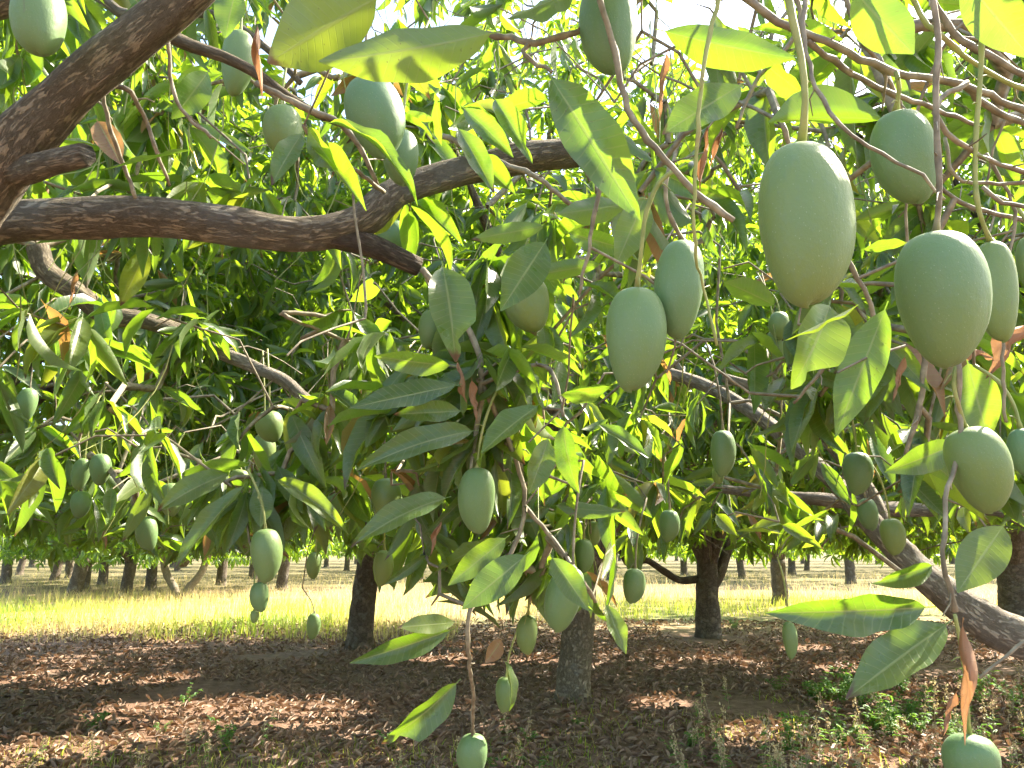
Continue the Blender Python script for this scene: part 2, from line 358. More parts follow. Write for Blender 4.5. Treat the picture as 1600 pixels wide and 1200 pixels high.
def blade_material(name, stops, tstops, trans=0.35):
    m, nt = mat(name); L = nt.links
    at_ = N(nt, 'ShaderNodeAttribute', attribute_name='rnd'); oi = N(nt, 'ShaderNodeObjectInfo')
    c = ramp(nt, at_.outputs['Fac'], stops); t_ = ramp(nt, at_.outputs['Fac'], tstops)
    p = N(nt, 'ShaderNodeBsdfPrincipled', i_Roughness=0.55); L.new(c, p.inputs['Base Color'])
    t = N(nt, 'ShaderNodeBsdfTranslucent'); L.new(t_, t.inputs[0])
    mx = N(nt, 'ShaderNodeMixShader', i_0=trans); L.new(p.outputs[0], mx.inputs[1]); L.new(t.outputs[0], mx.inputs[2])
    o = N(nt, 'ShaderNodeOutputMaterial'); L.new(mx.outputs[0], o.inputs[0])
    return m
GRASS = blade_material('grass_blade', [(0.0, (0.10, 0.20, 0.03)), (0.45, (0.24, 0.30, 0.06)), (0.6, (0.42, 0.36, 0.15)), (1.0, (0.52, 0.42, 0.24))],
                       [(0.0, (0.45, 0.65, 0.05)), (0.45, (0.68, 0.70, 0.08)), (0.6, (0.75, 0.60, 0.20)), (1.0, (0.80, 0.62, 0.32))], 0.5)
HERB = blade_material('herb_leaf', [(0.0, (0.06, 0.15, 0.04)), (0.5, (0.09, 0.20, 0.05)), (1.0, (0.14, 0.25, 0.06))],
                      [(0.0, (0.2, 0.45, 0.04)), (1.0, (0.35, 0.55, 0.06))])
SEED = blade_material('seed_head', [(0.0, (0.40, 0.31, 0.16)), (1.0, (0.62, 0.52, 0.32))], [(0.0, (0.55, 0.42, 0.18)), (1.0, (0.7, 0.58, 0.34))], 0.3)

# ------------------------------------------------------------------ leaf templates
def leaf_template(nseg, cols, bend, fold, wave, phase=0.0, twist=0.0, bite=None, curl=0.0, rollup=0.0):
    """unit leaf: x along (0..1), y across (+-0.5), z normal; slender with a short petiole and a pointed tip"""
    t = np.linspace(0, 1, nseg + 1)
    if nseg >= 6: t = np.concatenate([[0, 0.07], 0.07 + (t[1:]) * 0.93])
    w = np.where(t < 0.07, 0.035, 0.0)
    s = np.clip((t - 0.07) / 0.93, 0, 1)
    prof = (np.sin(np.pi * np.clip(s, 0, 1) ** 0.88)) ** 0.76
    prof = np.where(s > 0.7, prof * (1 - 0.3 * ((s - 0.7) / 0.3)), prof)
    w = np.maximum(prof, 0.03)
    th = -bend * np.clip(t - 0.02, 0, 1) ** 1.2
    dx = np.cos(th); dz = np.sin(th); dt = np.diff(t, prepend=0)
    X = np.cumsum(dx * dt); Z = np.cumsum(dz * dt)
    k = np.linspace(-1, 1, cols + 1)
    V, UVs = [], []
    for i in range(len(t)):
        tw = twist * t[i]
        for q in k:
            ww = w[i]
            if bite is not None:
                for (b0, b1, sd, dep) in bite:
                    if b0 < t[i] < b1 and q * sd > 0: ww = w[i] * (1 - dep * math.sin(math.pi * (t[i] - b0) / (b1 - b0)))
            y = 0.5 * ww * q
            zz = abs(y) * fold + 0.42 * wave * math.sin(t[i] * 17 + phase + (1.3 if q > 0 else 0)) * (y * q) + curl * (y * y) * 4
            yy = y * math.cos(tw) - zz * math.sin(tw) * 0.4
            z2 = zz + y * math.sin(tw) * 0.25
            if rollup:
                ph = q * rollup * (0.75 + 0.5 * math.sin(t[i] * 5 + phase)); rad = 0.5 * ww / max(rollup, .3)
                yy = rad * math.sin(ph) + 0.05 * math.sin(t[i] * 9 + phase); z2 = rad * (1 - math.cos(ph)) + 0.12 * ww * math.sin(t[i] * 13 + 4 * q + phase)
                ca, sa = math.cos(twist * t[i]), math.sin(twist * t[i]); yy, z2 = yy * ca - z2 * sa, (yy * sa + z2 * ca)
            V.append((X[i] + dz[i] * -zz * 0.3, yy, Z[i] + z2 * 0.28)); UVs.append((q * 0.5 + 0.5, t[i]))
    n = len(t); c1 = cols + 1
    i, kk = np.meshgrid(np.arange(n - 1), np.arange(cols), indexing='ij'); a = (i * c1 + kk).ravel()
    Q = np.stack([a, a + c1, a + c1 + 1, a + 1], 1)
    return np.array(V), Q, np.array(UVs)

TEMPL = [leaf_template(6, 2, b, f, w, p, tw) for b, f, w, p, tw in
         [(0.15, 0.5, 0.25, 0, 0.2), (0.45, 0.7, 0.3, 1, -0.4), (0.8, 0.45, 0.35, 2, 0.5), (1.15, 0.8, 0.25, 3, -0.2),
          (0.3, 0.9, 0.45, 4, 0.7), (0.65, 0.3, 0.4, 5, -0.7), (-0.25, 0.6, 0.3, 6, 0.3), (0.95, 0.6, 0.2, 7, 0.9)]]
TEMPL_FAR = [leaf_template(3, 2, b, f, w, p, tw) for b, f, w, p, tw in
         [(0.2, 0.5, 0.1, 0, 0.2), (0.5, 0.7, 0.1, 1, -0.4), (0.9, 0.4, 0.1, 2, 0.5), (1.2, 0.8, 0.1, 3, -0.2)]]
HERO = [leaf_template(14, 4, b, f, w, p, tw, bite, cu) for b, f, w, p, tw, bite, cu in
         [(0.25, 0.35, 0.35, 0.3, 0.1, None, 0.1), (0.6, 0.5, 0.4, 1.7, -0.25, [(0.7, 0.9, 1, 0.7)], 0.2),
          (0.1, 0.25, 0.5, 3.1, 0.2, None, 0.15), (0.9, 0.6, 0.3, 4.4, 0.4, None, -0.1),
          (0.4, 0.8, 0.3, 5.2, -0.5, [(0.8, 1.01, -1, 0.9)], 0.3), (0.05, 0.2, 0.3, 2.2, 0.0, None, 0.0)]]
DRYT = [leaf_template(14, 6, b, 0, 0, p, tw, bite, 0, ro) for b, p, tw, bite, ro in
         [(0.3, 0.3, 1.1, None, 2.3), (-0.3, 1.7, -1.6, [(0.6, 0.8, 1, 0.6)], 1.9), (0.6, 3.1, 2.0, [(0.3, 0.5, -1, 0.5)], 2.6)]]
_mesh_cache = {}
def templ_mesh(kind, i, material):
    key = (kind, i, material.name)
    if key not in _mesh_cache:
        T = {'mid': TEMPL, 'hero': HERO, 'dry': DRYT}[kind][i % len({'mid': TEMPL, 'hero': HERO, 'dry': DRYT}[kind])]
        m = fast_mesh('leaf_blade', *T); m.materials.append(material); _mesh_cache[key] = m
    return _mesh_cache[key]

class Leaves:
    """flat arrays of leaves: base, direction, normal, length, width, variant, random"""
    def __init__(s): s.P, s.D, s.N, s.L, s.W, s.K, s.C = [], [], [], [], [], [], []
    def add(s, P, D, Nn, L, W, K, C):
        for a, b in zip((s.P, s.D, s.N, s.L, s.W, s.K, s.C), (P, D, Nn, L, W, K, C)): a.append(np.asarray(b))
    def cat(s):
        return [np.concatenate(x) for x in (s.P, s.D, s.N, s.L, s.W, s.K, s.C)] if s.P else None

def leaf_mesh(name, A, T, nt):
    P, D, Nn, L, W, K, C = A
    V, Q, U, Rn, o = [], [], [], [], 0
    S = np.cross(Nn, D)
    for k in range(nt):
        idx = np.where(K % nt == k)[0]
        if not len(idx): continue
        tv, tq, tu = T[k]; nv = len(tv)
        v = (P[idx][:, None] + L[idx][:, None, None] * (tv[None, :, 0:1] * D[idx][:, None] + tv[None, :, 2:3] * Nn[idx][:, None])
             + W[idx][:, None, None] * tv[None, :, 1:2] * S[idx][:, None])
        # template z carries both bend (scaled by length) and fold; fine at these proportions
        V.append(v.reshape(-1, 3)); Q.append((tq[None] + (np.arange(len(idx)) * nv)[:, None, None] + o).reshape(-1, 4))
        U.append(np.tile(tu, (len(idx), 1))); Rn.append(np.repeat(C[idx], nv)); o += nv * len(idx)
    return fast_mesh(name, np.vstack(V), np.vstack(Q), np.vstack(U), np.concatenate(Rn))

def leaf_matrix(P, D, Nn, L, W):
    S = np.cross(Nn, D)
    return Matrix(((D[0] * L, S[0] * W, Nn[0] * L, P[0]), (D[1] * L, S[1] * W, Nn[1] * L, P[1]), (D[2] * L, S[2] * W, Nn[2] * L, P[2]), (0, 0, 0, 1)))

def whorls(Lv, P, A, nmin=7, nmax=13, lmin=0.13, lmax=0.25, droop=0.6):
    """terminal leaf whorls at points P with twig axes A"""
    for p, a in zip(P, A):
        n = int(rng.integers(nmin, nmax + 1))
        a = nrm(a); ref = np.array([0, 0, 1.0]) if abs(a[2]) < 0.9 else np.array([1.0, 0, 0])
        u = nrm(np.cross(a, ref)); w = np.cross(a, u)
        ph = rng.random() * 6.28 + np.arange(n) * 2.4 + rng.normal(0, 0.25, n)
        pol = np.radians(rng.uniform(38, 100, n))
        D = np.cos(pol)[:, None] * a + np.sin(pol)[:, None] * (np.cos(ph)[:, None] * u + np.sin(ph)[:, None] * w)
        g = rng.uniform(0.2, 1.0, n) * droop * 1.9
        D[:, 2] -= g; D = nrm(D)
        up = np.tile(np.array([0, 0, 1.0]), (n, 1)) + 0.35 * a + rng.normal(0, 0.25, (n, 3))
        Nn = up - D * np.sum(up * D, 1)[:, None]; Nn = nrm(Nn)
        roll = rng.normal(0, 0.55, n)
        S = np.cross(Nn, D); Nn = nrm(Nn * np.cos(roll)[:, None] + S * np.sin(roll)[:, None])
        ln = rng.uniform(lmin, lmax, n) * rng.uniform(0.85, 1.1)
        base = p - a * rng.uniform(0, 0.07, n)[:, None]
        tone = rng.random()
        Lv.add(base, D, Nn, ln, ln * rng.uniform(0.19, 0.28, n), rng.integers(0, 8, n), np.mod(tone * 0.55 + rng.random(n) * 0.45, 1.0))

# ------------------------------------------------------------------ branch growth: twigs run from limbs to each whorl
def grow(nodes, term, axes, rmin=0.0026, kexp=0.42, seg=0.22, wig=0.16, stiff=0.35):
    """returns list of (pts, rad); nodes is (n,3) start skeleton"""
    pts = [np.asarray(nodes, float)]; allp = np.asarray(nodes, float)
    d0 = np.array([np.min(np.linalg.norm(allp - t, axis=1)) for t in term])
    order = np.argsort(d0)
    parent = [-1] * len(allp); cnt = [0] * len(allp); chains = []
    buf = np.zeros((len(allp) + len(term) * 40, 3)); buf[:len(allp)] = allp; n = len(allp)
    for ti in order:
        t = term[ti]; a = axes[ti]
        dist = np.linalg.norm(buf[:n] - t, axis=1)
        j = int(np.argmin(dist)); d = dist[j]; p0 = buf[j].copy()
        k = max(2, min(30, int(d / seg) + 1))
        off = rng.normal(0, wig * d, 3); c1 = p0 + (t - p0) * 0.4 + off * 0.6 + np.array([0, 0, 0.08 * d]); c2 = t - a * min(stiff * d, 0.3)
        s = np.linspace(0, 1, k + 1)[1:, None]
        new = (1 - s) ** 3 * p0 + 3 * (1 - s) ** 2 * s * c1 + 3 * (1 - s) * s * s * c2 + s ** 3 * t
        new[:-1] += rng.normal(0, 0.03 * min(seg, .4), (k - 1 + 1, 3))[:k - 1] if k > 1 else 0
        idx = [j]
        for q in new:
            buf[n] = q; parent.append(idx[-1]); cnt.append(0); idx.append(n); n += 1
        chains.append(idx)
        m = idx[-1]
        while m != -1: cnt[m] += 1; m = parent[m]
    cnt = np.array(cnt); out = []
    for idx in chains:
        r = rmin * np.maximum(cnt[idx], 1) ** kexp
        r[0] = min(r[0], r[1] * 1.15)
        out.append((buf[idx], r))
    return out

def twig_mesh(name, chains, sides=4):
    parts = []
    for p, r in chains:
        parts.append(tube(p, r, sides, cap=False))
    return fast_mesh(name, *merge(parts))

# ------------------------------------------------------------------ what the photograph shows: mangoes (photo px centre, size, depth)
# key: (cx, cy, w, h, depth, tilt_deg, tree, label)
MANGOES = [
 (60, 30, 86, 126, 1.35, 6, 'A', 'large green mango in the top left corner above the diagonal limb'),
 (372, 98, 54, 112, 1.75, 0, 'A', 'shaded green mango behind twigs beside the hanging brown leaf near the top left'),
 (443, 207, 64, 90, 1.9, 8, 'A', 'green mango half behind pale leaves above the horizontal limb'),
 (588, 182, 92, 138, 1.5, 18, 'A', 'big shaded mango under the large top leaf left of centre'),
 (626, 245, 58, 92, 1.65, -4, 'A', 'green mango hanging just below the big shaded mango, above the limb'),
 (612, 372, 54, 58, 2.2, 0, 'A', 'mango mostly hidden below the bend of the horizontal limb'),
 (950, 38, 96, 174, 1.05, 0, 'B', 'shaded mango cut by the top edge behind a crossing twig'),
 (1261, 348, 153, 268, 0.66, 0, 'B', 'largest green mango, long and blunt, at the upper right'),
 (1412, 245, 98, 155, 1.0, 4, 'B', 'green mango behind a thin bare stalk, upper right of the largest one'),
 (1474, 467, 146, 221, 0.76, 0, 'B', 'big egg-shaped green mango overlapping its neighbour at the right'),
 (1554, 453, 66, 165, 0.95, -3, 'B', 'mango peeking from behind the big egg-shaped one at the right'),
 (1612, 410, 48, 88, 1.3, 0, 'B', 'mango cut off by the right edge beside the overlapping pair'),
 (1060, 450, 82, 162, 1.06, -8, 'B', 'upper right mango of the touching pair in the centre'),
 (994, 528, 96, 168, 1.02, -3, 'B', 'lower left mango of the touching pair in the centre'),
 (823, 475, 74, 92, 1.75, 14, 'A', 'mango half behind a drooping leaf left of the central pair'),
 (673, 514, 40, 62, 2.0, 0, 'A', 'mango showing only an edge behind the dark hanging leaf'),
 (1217, 508, 34, 44, 3.2, 0, 'B', 'upper of two small mangoes behind the lit leaf below the largest one'),
 (1214, 540, 32, 50, 3.25, 0, 'B', 'lower of two small mangoes behind the lit leaf below the largest one'),
 (905, 481, 26, 34, 3.9, 0, 'C', 'tiny mango far behind, left of the touching central pair'),
 (1532, 732, 92, 138, 1.15, 14, 'B', 'tilted green mango at the right below the overlapping pair'),
 (1598, 706, 44, 76, 1.3, 0, 'B', 'mango cut by the right edge touching the tilted one'),
 (1130, 708, 42, 74, 2.2, -6, 'B', 'small mango with a scarred shoulder hanging right of centre'),
 (1122, 742, 20, 30, 2.6, 0, 'B', 'tiny mango tip just below the scarred small mango'),
 (1341, 739, 46, 68, 2.2, 0, 'B', 'small mango above the pair in front of the pale right limb'),
 (1356, 803, 33, 50, 2.5, 0, 'B', 'upper small mango of the pair in front of the pale right limb'),
 (1396, 838, 38, 58, 2.3, 0, 'B', 'lower small mango of the pair in front of the pale right limb'),
 (744, 781, 60, 104, 1.65, 0, 'A', 'olive green mango hanging in the central leaf cluster'),
 (604, 780, 48, 68, 2.3, 4, 'A', 'bluish green mango left of the central leaf cluster'),
 (421, 666, 44, 50, 2.8, 0, 'A', 'round mango below the pair of curled brown leaves, left of centre'),
 (413, 706, 36, 60, 3.0, 0, 'A', 'dull mango hidden just under the round one, left of centre'),
 (41, 631, 31, 52, 3.2, 0, 'G', 'small mango near the left edge on its own'),
 (157, 733, 35, 50, 3.0, 0, 'G', 'right mango of the cluster of three at the left'),
 (126, 740, 29, 50, 3.1, -6, 'G', 'left mango of the cluster of three at the left'),
 (126, 788, 32, 42, 3.2, 0, 'G', 'lowest mango of the cluster of three at the left'),
 (229, 833, 34, 54, 2.9, 6, 'G', 'mango with a dark scar hanging alone before the far trunks at the left'),
 (417, 867, 50, 84, 1.9, 4, 'A', 'plump mango, topmost of a string of three, left of centre'),
 (405, 932, 30, 46, 1.95, 0, 'A', 'middle mango of the string of three, left of centre'),
 (398, 963, 14, 20, 1.97, 0, 'A', 'tiny dark fruitlet at the bottom of the string of three'),
 (490, 883, 24, 42, 3.2, 0, 'A', 'small oval mango just above a single lower one, before the sunny grass'),
 (490, 978, 23, 40, 3.2, 0, 'A', 'small mango hanging lowest on a long string before the sunny grass'),
 (523, 790, 30, 45, 2.7, 0, 'A', 'small mango among yellowing leaves left of the bluish mango'),
 (599, 887, 32, 56, 2.6, 0, 'A', 'small mango half hidden beside the dark straight trunk'),
 (880, 933, 60, 102, 1.75, -12, 'A', 'tilted mango partly under a leaf in front of the nearest trunk'),
 (913, 868, 33, 52, 2.4, 8, 'A', 'small mango just above the tilted one before the nearest trunk'),
 (927, 833, 26, 38, 2.5, 0, 'A', 'smallest mango topmost of three before the nearest trunk'),
 (991, 915, 36, 54, 2.4, 0, 'A', 'round mango on a long string right of the nearest trunk'),
 (823, 991, 34, 60, 2.2, -4, 'A', 'mango with a dark split left of the nearest trunk'),
 (790, 1085, 34, 54, 2.3, 0, 'A', 'small mango behind a curled leaf low in the centre'),
 (737, 1180, 50, 66, 2.0, 0, 'A', 'bluish mango cut by the bottom edge on a long stalk'),
 (1235, 1000, 24, 57, 2.5, 0, 'B', 'slender mango with pointed tip hanging alone over the litter at the right'),
 (1517, 1192, 84, 88, 1.25, 0, 'B', 'mango at the bottom edge under the dry hanging leaf'),
 (1046, 821, 33, 50, 2.6, 0, 'B', 'mango hanging in front of the forked dark trunk'),
 (266, 780, 36, 52, 2.8, 0, 'G', 'mango behind pale drooping leaves above the scarred one at the left'),
 (374, 747, 30, 28, 3.0, 0, 'G', 'mango mostly covered by long leaves right of the left cluster'),
]
HID = {2, 3, 4, 5, 15, 16, 17, 18, 22, 29, 40, 41, 52, 53}
MK = np.array([[m[0], m[1], m[2] * (0.3 if i in HID else 0.56), m[3] * (0.3 if i in HID else 0.56), m[4]] for i, m in enumerate(MANGOES)])

# limbs of the near trees: (tree, material, [(px, py, width_px, depth)...])
LIMBS = [
 ('A', BARK, [(-260, 560, 116, 1.75), (-120, 420, 100, 1.65), (15, 245, 86, 1.55), (105, 148, 72, 1.5), (220, 52, 66, 1.45), (330, -45, 62, 1.4), (470, -190, 54, 1.4)]),
 ('A', BARK, [(30, 268, 44, 1.54), (80, 254, 40, 1.47), (128, 244, 38, 1.43), (132, 243, 37, 1.43)]),
 ('A', BARK, [(-330, 640, 110, 1.9), (-160, 430, 82, 1.85), (-30, 356, 68, 1.8), (110, 343, 63, 1.78), (235, 338, 62, 1.76), (345, 350, 60, 1.76), (470, 365, 54, 1.78), (556, 348, 50, 1.82), (612, 303, 47, 1.88), (705, 272, 44, 1.95), (820, 247, 48, 2.0), (925, 236, 46, 2.02)]),
 ('A', BARK_DARK, [(520, 366, 44, 1.80), (580, 384, 38, 1.83), (655, 417, 30, 1.88)]),
 ('A', BARK, [(60, 385, 34, 2.9), (75, 425, 34, 2.9), (125, 460, 34, 2.9), (165, 492, 32, 2.95), (225, 500, 28, 3.0), (300, 525, 24, 3.1)]),
 ('A', BARK, [(250, 48, 22, 1.55), (300, 72, 20, 1.58), (347, 88, 18, 1.6), (400, 114, 16, 1.62), (450, 150, 14, 1.65), (510, 185, 12, 1.7), (580, 205, 10, 1.75)]),
 ('A', BARK_PALE, [(120, -30, 20, 2.3), (165, 2, 18, 2.3), (205, 24, 16, 2.3), (330, 22, 14, 2.2), (410, 70, 12, 2.2), (470, 130, 10, 2.2)]),
 ('A', BARK, [(-60, 10, 60, 1.75), (5, -2, 50, 1.75), (60, -40, 42, 1.75)]),
 ('A', BARK_PALE, [(285, 520, 22, 3.09), (340, 548, 21, 3.0), (395, 572, 20, 2.9), (447, 597, 20, 2.8), (490, 632, 20, 2.75), (560, 646, 18, 2.75), (625, 662, 15, 2.75), (700, 695, 12, 2.75)]),
 ('B', BARK_PALE, [(1860, 1120, 96, 2.5), (1740, 1058, 78, 2.55), (1640, 1012, 64, 2.6), (1550, 978, 58, 2.65), (1465, 915, 50, 2.75), (1390, 848, 38, 2.9), (1315, 765, 28, 3.1), (1245, 700, 25, 3.3), (1170, 640, 21, 3.5), (1100, 602, 20, 3.7), (1030, 577, 17, 3.8)]),
 ('B', BARK_PALE, [(1400, 862, 30, 2.95), (1350, 760, 26, 3.05), (1310, 705, 24, 3.1), (1260, 655, 22, 3.15), (1200, 612, 18, 3.2), (1130, 590, 14, 3.2)]),
 ('B', BARK_PALE, [(1760, 900, 44, 3.2), (1640, 832, 32, 3.3), (1560, 795, 26, 3.35), (1480, 796, 23, 3.4), (1400, 796, 22, 3.4), (1300, 782, 20, 3.4), (1210, 773, 17, 3.45), (1130, 764, 13, 3.5)]),
]
# twigs close to the camera at the top: (tree, material, path)
TWIGS = [
 ('B', TWIG, [(1130, -40, 16, 1.0), (1200, 25, 15, 1.0), (1290, 66, 14, 1.0), (1400, 112, 14, 1.02), (1500, 132, 13, 1.05), (1660, 200, 12, 1.1)]),
 ('B', TWIG, [(1262, 64, 12, 1.0), (1330, 115, 11, 1.05), (1400, 148, 10, 1.08), (1455, 168, 9, 1.1), (1525, 196, 7, 1.15)]),
 ('B', TWIG, [(1262, -60, 9, 0.86), (1256, 60, 9, 0.84), (1276, 135, 8, 0.82), (1312, 192, 8, 0.8), (1380, 240, 7, 0.8), (1440, 277, 6, 0.8), (1476, 312, 5, 0.8)]),
 ('B', TWIG, [(1310, -50, 10, 1.15), (1336, 40, 9, 1.15), (1385, 120, 8, 1.2), (1420, 200, 6, 1.25)]),
 ('B', TWIG, [(1512, 128, 9, 0.95), (1464, 162, 11, 0.93), (1470, 195, 10, 0.93), (1512, 232, 9, 0.95), (1562, 257, 8, 0.98), (1680, 290, 8, 1.0)]),
 ('B', GREENSTALK, [(1390, -60, 10, 1.0), (1440, 20, 10, 1.0), (1480, 65, 10, 1.0), (1540, 110, 9, 1.02), (1680, 175, 9, 1.05)]),
 ('B', TWIG, [(1420, -60, 13, 1.3), (1490, 50, 13, 1.3), (1560, 95, 12, 1.3), (1700, 170, 12, 1.3)]),
 ('B', TWIG, [(1476, 215, 7, 1.0), (1492, 278, 7, 1.0), (1545, 286, 7, 1.0), (1680, 282, 7, 1.0)]),
 ('B', TWIG, [(1535, 292, 7, 0.9), (1565, 315, 8, 0.9), (1680, 330, 9, 0.9)]),
 ('B', TWIG, [(930, -90, 13, 1.0), (938, 0, 12, 1.0), (955, 60, 12, 1.0), (975, 150, 12, 1.0), (1000, 202, 13, 1.0), (1052, 262, 11, 1.0), (1100, 312, 14, 1.0), (1146, 344, 12, 1.0)]),
 ('B', TWIG, [(760, 52, 10, 1.1), (800, 60, 12, 1.08), (838, 68, 13, 1.05), (900, 50, 11, 1.05), (960, 25, 10, 1.08), (1060, -40, 10, 1.1)]),
 ('B', TWIG, [(832, 62, 12, 1.06), (818, 80, 9, 1.05), (830, 95, 8, 1.04), (862, 112, 7, 1.02)]),
 ('A', TWIG, [(680, 205, 11, 1.7), (760, 245, 11, 1.66), (840, 278, 10, 1.62), (895, 322, 8, 1.6)]),
 ('B', TWIG, [(945, 250, 9, 1.3), (928, 340, 8, 1.3), (918, 400, 7, 1.3), (905, 460, 5, 1.3)]),
 ('B', GREENSTALK, [(1135, -80, 9, 0.95), (1118, 10, 9, 0.95), (1100, 100, 8, 0.95), (1091, 180, 8, 0.95), (1088, 280, 7, 0.96), (1084, 380, 6, 0.97), (1100, 450, 5, 1.0), (1120, 540, 5, 1.0)]),
 ('B', TWIG, [(1500, 130, 12, 1.05), (1560, 175, 12, 1.1), (1690, 220, 12, 1.15)]),
 ('B', TWIG, [(1220, 190, 9, 1.4), (1262, 300, 8, 1.42), (1368, 500, 9, 1.45), (1300, 560, 8, 1.5), (1240, 630, 6, 1.55)]),
 ('B', TWIG, [(1496, 560, 10, 1.15), (1500, 690, 10, 1.15), (1478, 780, 9, 1.12), (1475, 880, 9, 1.1), (1492, 955, 12, 1.1)]),
 ('B', TWIG, [(1445, 520, 12, 1.6), (1440, 620, 11, 1.6), (1415, 710, 8, 1.6)]),
 ('B', TWIG, [(1690, 940, 8, 1.2), (1590, 1010, 7, 1.2), (1530, 1060, 5, 1.2)]),
 ('B', TWIG, [(1420, 220, 6, 1.6), (1480, 300, 8, 1.6), (1540, 330, 8, 1.6), (1680, 360, 9, 1.6)]),
 ('B', TWIG, [(1230, -40, 10, 1.3), (1250, 40, 9, 1.3), (1180, 130, 7, 1.3), (1150, 200, 6, 1.3)]),
 ('B', TWIG, [(1540, 240, 7, 1.2), (1585, 330, 6, 1.2), (1570, 430, 5, 1.2), (1565, 560, 6, 1.2), (1572, 660, 6, 1.2)]),
 ('A', TWIG, [(155, 120, 8, 1.6), (170, 190, 8, 1.65), (195, 260, 8, 1.7), (212, 310, 7, 1.72)]),
 ('A', TWIG, [(170, 128, 10, 1.55), (205, 145, 9, 1.55), (228, 190, 8, 1.6), (245, 240, 7, 1.6), (265, 290, 6, 1.65)]),
 ('A', TWIG, [(262, 60, 8, 1.5), (268, 130, 7, 1.5), (290, 180, 7, 1.5), (330, 215, 6, 1.5)]),
 ('A', TWIG, [(400, 130, 11, 1.6), (470, 165, 13, 1.6), (545, 205, 12, 1.65), (590, 290, 8, 1.7)]),
 ('A', TWIG, [(475, 195, 9, 1.45), (500, 230, 9, 1.5), (560, 270, 8, 1.6), (600, 300, 8, 1.7)]),
 ('A', TWIG, [(660, 420, 12, 1.85), (735, 520, 12, 1.8), (752, 600, 11, 1.75), (742, 690, 8, 1.75), (735, 735, 5, 1.7)]),
 ('A', TWIG, [(752, 600, 10, 1.75), (800, 700, 9, 1.8), (820, 790, 8, 1.8), (790, 880, 8, 1.75), (735, 950, 8, 1.68), (733, 1030, 8, 1.7), (740, 1090, 7, 1.85), (738, 1150, 5, 2.0)]),
 ('A', TWIG, [(820, 790, 8, 1.8), (870, 850, 8, 1.8), (905, 900, 8, 1.75), (930, 940, 7, 1.8)]),
 ('A', TWIG, [(752, 600, 10, 1.75), (840, 570, 8, 1.7), (870, 600, 7, 1.65), (880, 650, 5, 1.6)]),
 ('A', TWIG, [(470, 530, 7, 2.2), (520, 500, 8, 2.2), (440, 490, 8, 2.1), (560, 540, 5, 2.2)]),
]
